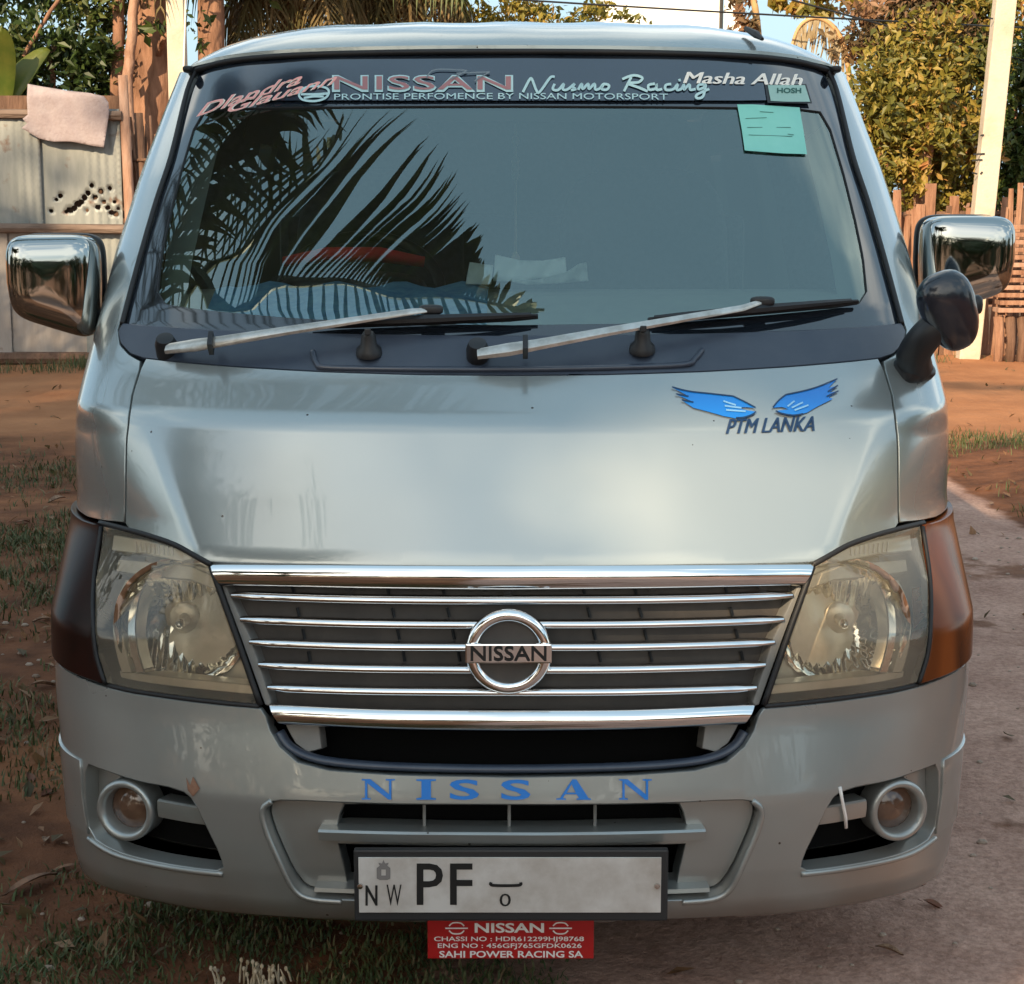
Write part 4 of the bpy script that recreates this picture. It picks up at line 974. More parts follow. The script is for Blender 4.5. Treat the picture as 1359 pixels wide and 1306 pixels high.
# ------------------------------------------------------------------ leaves, grass, litter
def leaf_mesh(name, centers, sizes, mat_, parent=None, rnd=None, droop=.4, aspect=.45, up_bias=.3, kind='stuff', facing=None):
    """many folded leaves as one mesh; per-leaf random value in attribute 'rnd'"""
    C_ = np.asarray(centers, float); n = len(C_); S_ = np.broadcast_to(np.asarray(sizes, float), (n,))
    d = np.random.normal(size=(n, 3)); d[:, 2] -= droop; d /= np.linalg.norm(d, axis=1)[:, None]
    nn = np.random.normal(size=(n, 3)); nn[:, 2] += up_bias*2
    if facing is not None: nn += np.asarray(facing)
    sd = np.cross(d, nn); sd /= (np.linalg.norm(sd, axis=1)[:, None]+1e-9); nn = np.cross(sd, d)
    L = S_[:, None]; a = C_-d*L*.5; b = C_+d*L*.5; m1 = C_-d*L*.08+nn*L*-.05
    w = L*aspect*.5; e1 = C_+sd*w-d*L*.1+nn*L*.08; e2 = C_-sd*w-d*L*.1+nn*L*.08
    V = np.stack([a, e1, b, e2], 1).reshape(-1, 3)
    i = np.arange(n)*4; F = np.concatenate([np.stack([i, i+1, i+2], 1), np.stack([i, i+2, i+3], 1)])
    me = bpy.data.meshes.new(name); me.from_pydata(V.tolist(), [], F.tolist())
    at_ = me.attributes.new('rnd', 'FLOAT', 'POINT'); r_ = np.random.rand(n) if rnd is None else np.asarray(rnd); at_.data.foreach_set('value', np.repeat(r_, 4).astype(np.float32))
    return link(name, me, parent, [mat_], False, kind)
def translucent(m, amt=.35):
    n = m.node_tree; b = n.nodes['Principled BSDF']; out = [x for x in n.nodes if x.type == 'OUTPUT_MATERIAL'][0]
    tr = n.nodes.new('ShaderNodeBsdfTranslucent'); mx = n.nodes.new('ShaderNodeMixShader'); mx.inputs[0].default_value = amt
    src = b.inputs['Base Color'].links[0].from_socket if b.inputs['Base Color'].links else None
    if src: n.links.new(src, tr.inputs['Color'])
    else: tr.inputs['Color'].default_value = b.inputs['Base Color'].default_value
    n.links.new(b.outputs[0], mx.inputs[1]); n.links.new(tr.outputs[0], mx.inputs[2]); n.links.new(mx.outputs[0], out.inputs['Surface'])
    return m
LEAF_OLIVE = translucent(mat('olive_leaves', (.1, .1, .03), rough=.5, attr='rnd', ramp=[(0, (.045, .055, .012)), (.3, (.14, .135, .022)), (.58, (.29, .23, .038)), (.82, (.42, .26, .065)), (1, (.50, .21, .10))]))
LEAF_DRY = translucent(mat('dry_leaves', (.2, .1, .05), rough=.7, attr='rnd', ramp=[(0, (.06, .05, .02)), (.4, (.15, .10, .045)), (.75, (.27, .14, .07)), (1, (.36, .22, .13))]))
LEAF_GREEN = translucent(mat('green_leaves', (.05, .08, .02), rough=.45, attr='rnd', ramp=[(0, (.020, .036, .010)), (.45, (.045, .080, .018)), (.8, (.10, .13, .03)), (1, (.22, .17, .06))]))
LEAF_DARK = mat('shade_tree_leaves', (.04, .06, .02), rough=.45, attr='rnd', ramp=[(0, (.018, .030, .009)), (.6, (.035, .060, .014)), (1, (.07, .095, .025))])
PALMLEAF = translucent(mat('palm_leaf', (.05, .08, .02), rough=.45, col2=(.085, .10, .025), nscale=4), .15)
PALMDRY = translucent(mat('dry_palm_leaf', (.22, .14, .06), rough=.8, col2=(.10, .085, .025), nscale=3), .2)
BARK = mat('bark', (.17, .085, .05), rough=.95, col2=(.30, .16, .10), nscale=14, bump=.9, bscale=22, stretch=(1, 1, .25))
BARKPALE = mat('pale_bark', (.40, .25, .18), rough=.95, col2=(.26, .14, .09), nscale=10, bump=.6, bscale=30, stretch=(1, 1, .3))
CONC = mat('limewashed_concrete', (.54, .47, .37), rough=.9, col2=(.40, .33, .25), nscale=4, lo=.45, hi=.8, bump=.25, bscale=45)
WOOD = mat('weathered_wood', (.20, .095, .055), rough=.95, col2=(.34, .19, .12), nscale=9, bump=.8, bscale=26, stretch=(2, 2, .3))
WOODDK = mat('dark_wood', (.10, .055, .035), rough=.95, col2=(.18, .10, .065), nscale=9, bump=.8, bscale=26, stretch=(2, 2, .3))
WOODGR = mat('grey_wood', (.22, .16, .125), rough=.95, col2=(.12, .08, .06), nscale=8, bump=.6, bscale=26, stretch=(.3, 2, 2))
GRASSM = mat('grass_blades', (.06, .08, .02), rough=.7, attr='rnd', ramp=[(0, (.026, .044, .010)), (.45, (.058, .080, .020)), (.75, (.12, .105, .042)), (1, (.26, .165, .09))])

def grass(name, regions, label):
    """regions: (x0,x1,y0,y1,count,height,threshold)"""
    V = []; F = []; Rn = []
    for x0, x1, y0, y1, n, h, th in regions:
        x = np.random.uniform(x0, x1, n); y = np.random.uniform(y0, y1, n)
        k = vnoise(x*2.2, y*2.2, 3)+np.random.normal(0, .3, n) > th
        fx = (x-x0)/(x1-x0); fy = (y-y0)/(y1-y0); k &= np.minimum.reduce([fx, 1-fx, fy, 1-fy])*4 > np.random.rand(n)**1.5*.9; x, y = x[k], y[k]; z = gz(x, y); m = len(x)
        a = np.random.uniform(0, 6.28, m); hh = h*np.random.uniform(.35, 1.2, m); le = hh*np.random.uniform(.1, 1.2, m); w = np.random.uniform(.0015, .0038, m)
        cx_, sx_ = np.cos(a), np.sin(a)
        b = len(V); base = np.stack([x, y, z-.004], 1)
        s_ = np.stack([-sx_*w, cx_*w, 0*w], 1); tip = base+np.stack([cx_*le, sx_*le, hh], 1); mid = base+np.stack([cx_*le*.35, sx_*le*.35, hh*.62], 1)
        Q = np.stack([base-s_, base+s_, mid-s_*.8, mid+s_*.8, tip], 1).reshape(-1, 3)
        off = sum(len(v) for v in V); V.append(Q); i = off+np.arange(m)*5
        F += np.stack([i, i+1, i+3], 1).tolist()+np.stack([i, i+3, i+2], 1).tolist()+np.stack([i+2, i+3, i+4], 1).tolist(); Rn.append(np.repeat(np.clip(np.random.beta(1.6, 2.2, m), 0, 1), 5))
    V = np.concatenate(V); me = bpy.data.meshes.new(name); me.from_pydata(V.tolist(), [], F)
    at_ = me.attributes.new('rnd', 'FLOAT', 'POINT'); at_.data.foreach_set('value', np.concatenate(Rn).astype(np.float32))
    o = link(name, me, None, [GRASSM], False, 'stuff'); return tag(o, label, 'grass')
grass('grass', [(-1.7, .15, -.7, .85, 52000, .026, -.55), (-1.9, -.85, 1.2, 2.9, 5000, .035, .3), (-2.6, -.9, 3.0, 6.2, 34000, .045, .05), (-4, -1.2, 6.0, 8.4, 9000, .05, .2)], 'short patchy grass on the soil beside the van door')
grass('grass', [(PATH_X+.02, 4.5, 4.0, 8.8, 16000, .06, .1), (-5.6, -2.4, 12.6, 13.7, 5000, .12, -.2), (2.6, 7, 13.5, 15.4, 3500, .10, .3)], 'dry olive grass verge edging the pale path and fences')
def litter(n, boxes, sc, label, mat_=LEAF_DRY):
    P = []; 
    for x0, x1, y0, y1, k in boxes:
        x = np.random.uniform(x0, x1, k); y = np.random.uniform(y0, y1, k); P.append(np.stack([x, y, gz(x, y)+.012], 1))
    P = np.concatenate(P); o = leaf_mesh(n, P, np.random.uniform(.5, 1.3, len(P))*sc, mat_, up_bias=2.5, droop=0, aspect=.5); return tag(o, label, 'leaf litter')
litter('leaf_litter', [(-2.0, -.5, -.4, 3.2, 260), (-3.2, -1, 3, 8, 320), (2.4, 4.5, 4, 8.5, 260), (-5.5, 6.5, 9, 14.5, 260), (.2, 2.3, -.3, 5, 60)], .06, 'small dry leaves scattered over the soil and path')
# pebbles
def pebbles():
    mb = MB()
    for _ in range(520):
        r_ = random.random()
        if r_ < .55: x, y = random.uniform(.3, 2.4), random.uniform(-.4, 6)
        else: x, y = random.uniform(-2.2, -.3), random.uniform(-.4, 4)
        s_ = random.choice([.004, .006, .006, .009, .014]); mb.superell((x, y, float(gz(x, y))+s_*.2), (s_, s_*random.uniform(.6, 1), s_*.6), 1, 1, nu=6, nv=4)
    o = mb.build('gravel', mat('pebble', (.20, .14, .10), rough=.9, col2=(.38, .30, .24), nscale=3), None, kind='stuff'); tag(o, 'small stones strewn on the path and bare soil', 'gravel')
pebbles()
# single dry leaves that can be told apart
lm = []
for k in range(3):
    mb = MB(); n = 9; rows = []
    for i in range(n):
        t = i/(n-1); w = .5*math.sin(math.pi*min(1, t*1.03))**.8*(.34+.04*k); c = .10*math.sin(t*3+k)
        rows.append([((t-.5), -w, c*.8+w*(.5+.2*k)), ((t-.5), -w*.5, c*.8+.02), ((t-.5), 0, c-.02), ((t-.5), w*.5, c*.8+.03), ((t-.5), w, c*.8+w*.6*(1 if k else -.3))])
    mb.grid(rows); mb.sweep([(-.72, 0, .03), (-.5, 0, c*0)], .012, 5)
    o = mb.build('dry_leaf', mat('dry_leaf_%d' % k, ((.26, .13, .07), (.34, .22, .14), (.20, .07, .045))[k], rough=.8, col2=(.14, .075, .045), nscale=6), None, smooth=True); lm.append(o.data); bpy.data.objects.remove(o)
LV = [(42, 1168, .15, 0, 'large curled brown leaf lying beside the grass patch under the bumper corner'), (60, 908, .09, 1, 'pale folded leaf on bare soil below the dark side indicator'), (64, 880, .05, 1, 'small pale leaf on the soil above a folded leaf'),
      (86, 1145, .07, 0, 'small brown leaf on soil close to the bumper corner'), (62, 1046, .05, 2, 'tiny red leaf on bare soil beside the bumper flap'), (40, 1027, .06, 2, 'dark withered leaf on soil beside the bumper'), (60, 1108, .05, 1, 'small buff leaf on soil beside the fog lamp'),
      (85, 1112, .03, 1, 'tiny pale leaf fragment beside the fog lamp'), (75, 660, .11, 1, 'pale leaf standing out of the grass beside the van door'), (30, 690, .09, 0, 'brown leaf in the grass beside the van door'), (55, 816, .07, 1, 'buff leaf among dark litter beside the headlight'),
      (1255, 1035, .05, 0, 'brown leaf on the pale path beside the amber indicator'), (1180, 1262, .06, 1, 'pale twig-like leaf on the path by the bumper end'), (1240, 1200, .05, 2, 'dark dead leaf on the path by the bumper end')]
for px, py, s_, k, lab in LV:
    p = GP(px, py); o = bpy.data.objects.new('dry_leaf', lm[k]); COL.objects.link(o); o.location = p+Vector((0, 0, s_*.08)); o.scale = (s_, s_, s_); o.rotation_euler = (random.uniform(-.2, .2), random.uniform(-.2, .2), random.uniform(0, 6)); tag(o, lab, 'leaf', 'single dry leaves on the ground')
# pale dry tuft at the lower edge, catching light
tf = GP(345, 1296)
mb = MB()
for _ in range(46):
    a = random.uniform(0, 6.28); r_ = random.uniform(0, .055); x, y = tf.x+r_*1.6*math.cos(a), tf.y+r_*math.sin(a); z = float(gz(x, y)); h = random.uniform(.02, .05); lx = random.uniform(-.012, .012)
    mb.sweep([(x, y, z-.003), (x+lx*.5, y, z+h*.6), (x+lx, y-.004, z+h)], [.0022, .0025, .001], 5)
    if random.random() < .6: mb.superell((x+lx, y-.004, z+h), (.004, .004, .006), 1, 1, nu=6, nv=4)
tag(mb.build('dry_tuft', mat('straw', (.55, .46, .34), rough=.8, col2=(.38, .27, .15), nscale=40), None), 'bleached straw-coloured tuft with seed heads in the grass under the bumper', 'plant')['kind'] = 'stuff'

# ================================================================== BACKGROUND, LEFT
FY = 13.8
def X_(px, Y, py=300): return at(px, py, Y).x
def Z_(py, Y, px=300): return at(px, py, Y).z
cf = empty('sheet_fence', (0, 0, 0), 'corrugated metal sheet fence with wooden rails and rust-eaten holes', 'fence')
def sheet_mat(name, a, b, holes=False):
    m = mat(name, a, rough=.55, metal=.25, col2=b, nscale=3.5, stretch=(3, 3, .6), lo=.3, hi=.75)
    n = m.node_tree; bs = n.nodes['Principled BSDF']; src = bs.inputs['Base Color'].links[0].from_socket
    t = n.nodes.new('ShaderNodeTexCoord'); tx = n.nodes.new('ShaderNodeTexNoise'); tx.inputs['Scale'].default_value = 7; tx.inputs['Detail'].default_value = 8
    r = n.nodes.new('ShaderNodeValToRGB'); r.color_ramp.elements[0].position = .63; r.color_ramp.elements[1].position = .76
    mx = n.nodes.new('ShaderNodeMix'); mx.data_type = 'RGBA'; mx.inputs['B'].default_value = (.14, .07, .04, 1)
    n.links.new(t.outputs['Object'], tx.inputs['Vector']); n.links.new(tx.outputs['Fac'], r.inputs['Fac']); n.links.new(r.outputs['Color'], mx.inputs['Factor']); n.links.new(src, mx.inputs['A']); n.links.new(mx.outputs['Result'], bs.inputs['Base Color'])
    return m
SH1 = sheet_mat('grey_sheet', (.27, .28, .265), (.17, .185, .18)); SH2 = sheet_mat('pale_sheet', (.40, .35, .31), (.28, .24, .21))
def sheet(name, x0, x1, z0, z1, Y, m, parent, holes=(), pitch=.076, amp=.009, flat_to=None):
    o = np.array([(x0, z0), (x1, z0), (x1, z1), (x0, z1)], float)
    o = densify(o, .03); o[:, 1] += np.where(np.abs(o[:, 1]-z1) < 1e-6, .008*np.sin(o[:, 0]*9), 0)
    V2, F = cdt(o, holes, .03)
    a = np.where(V2[:, 0] < (flat_to if flat_to is not None else -99), .15, 1.0)
    P = [(x, Y+amp*k*math.cos(2*math.pi*x/pitch), z) for (x, z), k in zip(V2, a)]
    mb = MB(); mb.add(P, [tuple(int(i) for i in f) for f in F]); ob = mb.build(name, m, parent, smooth=True)
    md = ob.modifiers.new('thickness', 'SOLIDIFY'); md.thickness = .004
    return ob
zt, zm, zm2, zb = Z_(148, FY, 60), Z_(296, FY, 60), Z_(306, FY, 60), Z_(474, FY, 60)
xa, xb, xc_, xd = X_(-760, FY), X_(-20, FY), X_(56, FY), X_(164, FY)
hol = []
for px, py, r_ in ((75, 265, 2.5), (80, 260, 3.5), (93, 279, 5), (99, 276, 4), (104, 271, 5), (108, 268, 4), (112, 262, 4), (117, 256, 4), (122, 246, 3), (126, 262, 4), (130, 275, 4), (134, 254, 4), (138, 268, 3.5), (143, 276, 3.5), (148, 282, 4), (154, 284, 4), (157, 277, 2.5), (146, 250, 3), (116, 279, 2.5), (88, 281, 3), (152, 268, 2.5), (68, 280, 3)):
    c = at(px, py, FY); hol.append(np.array([(c.x+r_/143*(.8+.4*random.random())*math.cos(a), c.z+r_/143*(.7+.5*random.random())*math.sin(a)) for a in np.linspace(0, 6.28, 9)[:-1]]))
sheet('sheet', xa, xc_+.02, zm-.02, zt, FY-.03, SH1, cf, flat_to=X_(28, FY))
sheet('sheet', xc_-.02, xd, zm-.04, zt+.03, FY, SH1, cf, hol, flat_to=X_(120, FY))
sheet('sheet', xa, X_(10, FY), zb-.02, zm2+.03, FY-.02, SH2, cf, flat_to=0)
sheet('sheet', X_(8, FY), X_(112, FY), zb-.04, zm2+.03, FY+.005, SH2, cf, flat_to=0)
sheet('sheet', X_(110, FY), xd+.05, zb-.02, zm2+.03, FY-.012, SH1, cf)
mb = MB(); mb.box(((xa+xd)/2, FY+.12, 1.25), (xd-xa, .02, 2.4)); mb.build('hole_darkening_sheet', WOODDK, cf)  # unseen dark sheet added behind the fence so its holes look black
for z0, z1, yo, m, sl in ((zm-.03, zm2+.05, -.09, WOODGR, -.03), (zt-.03, zt+.05, -.06, WOODGR, -.05)):
    mb = MB(); mb.sweep([(xa, FY+yo, z0+(z1-z0)/2+.02), ((xa+xd)/2, FY+yo, (z0+z1)/2), (xd+.03, FY+yo, (z0+z1)/2+sl)], .045, 7); mb.build('rail', m, cf, smooth=True, autosmooth=40)
mb = MB(); mb.sweep([(xa, FY-.02, zb+.005), (xd+.1, FY-.02, zb-.01)], .06, 7); mb.build('bottom_rail', WOODDK, cf)
for px, Y, top, w, m in ((171, FY-.02, 100, .055, BARKPALE), (-60, FY+.08, 120, .05, WOODDK), (58, FY+.08, 130, .045, WOODDK), (190, FY+.1, 150, .05, WOODDK)):
    x = X_(px, Y); mb = MB(); mb.sweep([(x, Y, -.1), (x+.02, Y, 1), (x-.01, Y, Z_(top, Y, px))], [w, w*.95, w*.8], 8); mb.build('post', m, cf, smooth=True)
# woven screen continuing the fence behind the van pillar
scn = empty('branch_screen', (0, 0, 0), 'tangled dark branch screen between the metal fence and the van pillar', 'fence')
for k in range(34):
    px = 176+k*2.4; Y = FY+.15+random.uniform(-.08, .08); x = X_(px, Y); t = Z_(random.uniform(150, 215), Y, px)
    mb = MB(); mb.sweep([(x, Y, -.05), (x+random.uniform(-.05, .05), Y, t*.5), (x+random.uniform(-.09, .09), Y, t)], [.022, .02, .012], 6); mb.build('branch', random.choice([WOOD, WOODDK, BARKPALE]), scn, smooth=True)
for k in range(7):
    z = .3+k*.26; mb = MB(); mb.sweep([(X_(172, FY), FY+.06, z), (X_(215, FY), FY+.05, z+random.uniform(-.06, .06)), (X_(262, FY), FY+.07, z+random.uniform(-.1, .1))], .016, 6); mb.build('branch', WOODDK, scn, smooth=True)
# cloth over the fence
cl = np.array([(37, 112), (60, 116), (90, 121), (120, 124), (138, 128), (144, 136), (145, 150), (142, 170), (138, 196), (120, 193), (95, 188), (70, 188), (52, 184), (40, 177), (29, 170), (36, 164), (30, 158), (37, 152), (36, 130)], float)
V2, F = cdt(cl, [], 4.0); mb = MB()
for s_ in (0,): mb.add([at(a, b, FY-.12-.006*math.sin(a*.09+b*.03)-.004*math.sin(b*.11-a*.21+2)-.0012*math.sin(a*.4+b*.7)+.06*max(0, (128-b)/16)) for a, b in V2], [tuple(int(i) for i in f) for f in F])
o = mb.build('hanging_cloth', mat('grey_pink_cloth', (.35, .295, .30), rough=.9, col2=(.29, .235, .24), nscale=9, bump=.35, bscale=40), None, smooth=True); o.modifiers.new('thickness', 'SOLIDIFY').thickness = .008
tag(o, 'torn greyish pink cloth hung over the top rail of the metal fence', 'cloth')
# trees left
def limb(mb, pts, r0, r1, n=9, jit=.02):
    pts = spline(np.array(pts, float), 5); k = len(pts); mb.sweep([Vector(p)+Vector((random.uniform(-jit, jit), random.uniform(-jit, jit), 0)) for p in pts], list(np.linspace(r0, r1, k)), n)
def tree(name, label, cat, trunk, r0, r1, blobs, leafm, nleaf, size, barkm=BARK, group=None, limbs=(), shell=.35, droop=.4, gaps=()):
    t = empty(name, tuple(trunk[0]), label, cat, group); o0 = Vector(trunk[0])
    mb = MB(); limb(mb, [Vector(p)-o0 for p in trunk], r0, r1); mb.build('trunk', barkm, t, smooth=True)
    for L, a, b in limbs:
        mb = MB(); limb(mb, [Vector(p)-o0 for p in L], a, b, 7, .01); mb.build('limb', barkm, t, smooth=True)
    C_ = []; S_ = []; R_ = []
    tot = sum(b[1][0]*b[1][1]*b[1][2] for b in blobs)
    for c, r_ in blobs:
        n = int(nleaf*r_[0]*r_[1]*r_[2]/tot)
        # clumps inside the blob
        nc = max(6, n//45); cc = np.random.normal(size=(nc, 3)); cc /= np.linalg.norm(cc, axis=1)[:, None]; cc *= (np.random.rand(nc, 1)**shell)
        k = np.random.randint(0, nc, n); p = cc[k]+np.random.normal(size=(n, 3))*.16
        C_.append(np.array(c)+p*np.array(r_)-np.array(o0)); S_.append(np.random.uniform(.45, 1.45, n)*size); tone = np.random.rand(nc)*.55
        R_.append(np.clip(tone[k]+np.random.rand(n)*.45, 0, 1))
    CC, SS, RR = np.concatenate(C_), np.concatenate(S_), np.concatenate(R_)
    if gaps:       # openings in the crown where the sun comes through
        Wp = CC+np.array(o0); kk = (Wp[:, 1]-.1)/SUNV.y; hx = Wp[:, 0]-SUNV.x*kk; hz_ = Wp[:, 2]-SUNV.z*kk; keep = np.ones(len(CC), bool)
        for gx, gz2, rx_, rz_ in gaps: keep &= ((hx-gx)/rx_)**2+((hz_-gz2)/rz_)**2 > np.random.uniform(.75, 1.2, len(CC))
        CC, SS, RR = CC[keep], SS[keep], RR[keep]
    leaf_mesh('crown', CC, SS, leafm, t, RR, droop=droop, facing=(-.25, -.8, .2))
    return t
TY = 15.2
def pt(px, py, Y): return tuple(at(px, py, Y))
def base(px, Y, py=480):
    x = X_(px, Y); return (x, Y, float(gz(x, Y))-.05)
tree('leaning_tree', 'broad rust-brown tree trunk behind the branch screen with leafy sprays on it', 'tree', [base(205, TY), pt(206, 260, TY), pt(204, 110, TY), pt(212, -20, TY), pt(225, -140, TY)], .30, .24,
     [(pt(215, 30, TY-.6), (.42, .3, .22)), (pt(262, 45, TY-.5), (.25, .25, .2)), (pt(190, -60, TY), (1.2, 1.0, .6)), (pt(280, -90, TY), (1.2, 1.0, .6))], LEAF_GREEN, 2200, .12,
     limbs=[([pt(206, 95, TY), pt(215, 55, TY-.4), pt(240, 38, TY-.5)], .05, .02)])
tree('slender_tree', 'slender pale pink trunk standing just behind the fence post', 'tree', [base(170, 14.6), pt(172, 200, 14.6), pt(171, 100, 14.6), pt(176, 20, 14.6), pt(184, -120, 14.6)], .062, .045,
     [(pt(170, -120, 14.6), (1.2, .9, .7))], LEAF_OLIVE, 900, .12, barkm=BARKPALE)
tree('slender_tree', 'thin brownish trunk beside the slender pale pink one', 'tree', [base(152, 14.9), pt(155, 200, 14.9), pt(156, 80, 14.9), pt(160, -100, 14.9)], .075, .05,
     [(pt(150, -110, 14.9), (1.0, .9, .6))], LEAF_OLIVE, 700, .12)
tree('broadleaf_shrub', 'dense mottled green shrub rising behind the metal fence', 'shrub', [base(60, 15.0), pt(62, 300, 15), pt(65, 150, 15), pt(70, 60, 15)], .07, .03,
     [(pt(75, 70, 15), (.62, .5, .55)), (pt(15, 100, 15), (.5, .5, .42)), (pt(120, 60, 15), (.42, .4, .55)), (pt(60, -5, 15), (.8, .5, .4)), (pt(130, 120, 14.9), (.3, .3, .25))], LEAF_GREEN, 5200, .105,
     limbs=[([pt(32, 75, 14.6), pt(55, 35, 14.55), pt(82, -8, 14.5)], .022, .018)])
# banana leaves at the frame's upper left corner
bn = empty('banana_plant', base(10, 14.2), 'banana plant with long green leaves behind the metal fence', 'plant'); bo = Vector(bn.location)
mb = MB(); limb(mb, [Vector((0, 0, 0)), Vector((.02, 0, 1.3)), Vector((0, 0, 2.5))], .12, .07); mb.build('stem', mat('banana_stem', (.16, .17, .06), rough=.6), bn, smooth=True)
BAN = translucent(mat('banana_leaf', (.09, .13, .02), rough=.4, col2=(.16, .17, .03), nscale=5), .3)
for k, (dx, dy, h) in enumerate(((-.25, -.2, 1.3), (.10, -.3, 1.25), (-.5, .1, .9), (.35, .2, 1.1))):
    rows = []
    for i in range(10):
        t = i/9; c = Vector((dx*t*1.2, dy*t, 2.4+h*t-.5*t*t)); w = .13*math.sin(math.pi*min(1, .12+t*.88))**.7
        rows.append([c+Vector((-w, 0, -.03)), c+Vector((-w*.5, -.03, .0)), c+Vector((0, 0, -.03)), c+Vector((w*.5, -.03, 0)), c+Vector((w, 0, -.03))])
    mb = MB(); mb.grid(rows); mb.build('leaf', BAN, bn, smooth=True)
for px_, lab in ((-120, 'green shrub behind the metal fence left of the banana plant'), (-330, 'large green shrub behind the far stretch of the metal fence'), (-560, 'tall green shrub behind the far end of the metal fence')):
    tree('broadleaf_shrub', lab, 'shrub', [base(px_, 15.4), pt(px_, 250, 15.4), pt(px_+5, 60, 15.4)], .09, .04, [(pt(px_, 60, 15.4), (1.0, .6, .7)), (pt(px_-70, 20, 15.4), (.7, .6, .6)), (pt(px_+60, 0, 15.4), (.8, .6, .7)), (pt(px_, -120, 15.6), (1.1, .8, .9))], LEAF_GREEN, 2600, .14)
# left utility pole
lp = empty('utility_pole', base(242, 14.0), 'square limewashed concrete pole rising behind the van roof corner beside the rust-brown trunk', 'pole'); bo = Vector(lp.location)
mb = MB(); mb.box((0, 0, 3.6), (.175, .16, 7.4), taper=.82); mb.build('shaft', CONC, lp, bevel=.012)
mb = MB(); mb.sweep([(.10, -.05, 3.4), (.06, -.09, 2.6), (.09, -.085, 1.7)], .008, 5); mb.build('cable_conduit', WHITEINK, lp)

# --- palms with hanging dry fronds behind the roof
def frond(mb, basep, dirv, length, droop, leaflen, n=34, lift=.25, width=.03, hang=1.0):
    d = Vector(dirv).normalized(); side = d.cross(Vector((0, 0, 1))).normalized(); pts = []
    for i in range(n+1):
        t = i/n; pts.append(Vector(basep)+d*(length*t*(1-.15*t*droop))+Vector((0, 0, lift*length*t-droop*length*.55*t*t)))
    mb.sweep(pts, list(np.linspace(.032, .006, n+1)), 5)
    for i in range(3, n+1):
        t = i/n; tan = (pts[i]-pts[i-1]).normalized(); L = leaflen*(math.sin(math.pi*min(1, .18+t*.80))**.6)
        for s_ in (-1, 1):
            jx = random.uniform(-.12, .12); out = (side*s_*(.75+jx)+tan*.55+Vector((0, 0, -.35*hang+random.uniform(-.15, .15)))).normalized()
            mid = pts[i]+out*L*.55; tip = pts[i]+out*L+Vector((0, 0, -L*.45*hang)); w = tan*width
            mb.add([pts[i]-w*.4, pts[i]+w*.4, mid+w*.6, tip, mid-w*.6], [(0, 1, 2, 4), (4, 2, 3)])
def palm(name, label, p0, top, lean, n_live, n_dry, seed, length=3.4, dirs=None, r0=.16):
    random.seed(seed); t = empty(name, p0, label, 'palm tree'); h = top
    T = [Vector((lean[0]*k*k, lean[1]*k*k, h*k)) for k in np.linspace(0, 1, 12)]
    mb = MB(); mb.sweep(T, [r0*(1.25 if i == 0 else 1)*(1-.25*i/11)*(1+.03*(-1)**i) for i in range(12)], 12); mb.build('trunk', BARK, t, smooth=True)
    c = T[-1]
    for k in range(n_live):
        a = (2*math.pi*k/n_live+random.uniform(-.2, .2)) if dirs is None else dirs[k]
        mb = MB(); frond(mb, c, (math.cos(a), math.sin(a), 0), length*random.uniform(.85, 1.1), random.uniform(.7, 1.2), .75, lift=random.uniform(.1, .6)); mb.build('frond', PALMLEAF, t)
    for k in range(n_dry):
        a = 2*math.pi*k/max(1, n_dry)+random.uniform(-.3, .3)
        mb = MB(); frond(mb, c-Vector((0, 0, .15)), (math.cos(a), math.sin(a), 0), length*random.uniform(.55, .8), random.uniform(2.0, 2.8), .6, lift=-.1, hang=1.6); mb.build('dry_frond', PALMDRY, t)
    random.seed(seed+50); return t
palm('coconut_palm', 'coconut palm with a brown trunk and drooping dry fronds beside the utility pole', base(283, 15.0), 6.0, (.1, 0), 9, 7, 3, 2.6, r0=.15)
palm('coconut_palm', 'short palm with dense hanging dry fronds behind the middle of the van roof', base(385, 16.2), 4.3, (.1, .1), 9, 22, 5, 2.3)
palm('coconut_palm', 'short palm with olive drooping fronds near the leafy hedge behind the van roof', base(560, 17.0), 4.3, (-.1, .1), 9, 20, 9, 2.3)
tree('hedge_bush', 'tall olive hedge bush showing just above the middle of the van roof', 'shrub', [base(770, 17), pt(770, 200, 17), pt(770, 60, 17)], .08, .04, [(pt(730, 40, 17), (.75, .5, .33)), (pt(800, 45, 17), (.6, .5, .28)), (pt(690, 20, 17.2), (.5, .5, .3))], LEAF_OLIVE, 2600, .09)
tree('hedge_bush', 'narrow reddish brown bush beside the white house behind the van roof', 'shrub', [base(985, 17), pt(985, 200, 17), pt(985, 40, 17)], .06, .03, [(pt(985, 15, 17), (.16, .3, .25)), (pt(975, 55, 17), (.3, .3, .2))], LEAF_DRY, 500, .09)
# white house
hs = empty('white_house', base(885, 22), 'white plastered house wall with a column glimpsed above the van roof', 'house')
WP = mat('white_plaster', (.80, .82, .80), rough=.8, col2=(.74, .76, .74), nscale=3)
mb = MB(); mb.box((-.1, 1.5, 2.6), (1.55, 3, 5.2)); mb.build('wall', WP, hs, bevel=.02)
mb = MB(); mb.box((.84, -.1, 2.6), (.22, .22, 5.2)); mb.build('column', WP, hs, bevel=.02)
mb = MB(); mb.box((.70, .04, 2.6), (.05, .06, 5.2)); mb.build('drain_pipe', BLACK, hs, bevel=.01)
mb = MB(); mb.box((0, 1.5, 5.32), (2.4, 3.6, .14), Matrix.Rotation(R(4), 3, 'X')); mb.build('roof', WOODDK, hs)
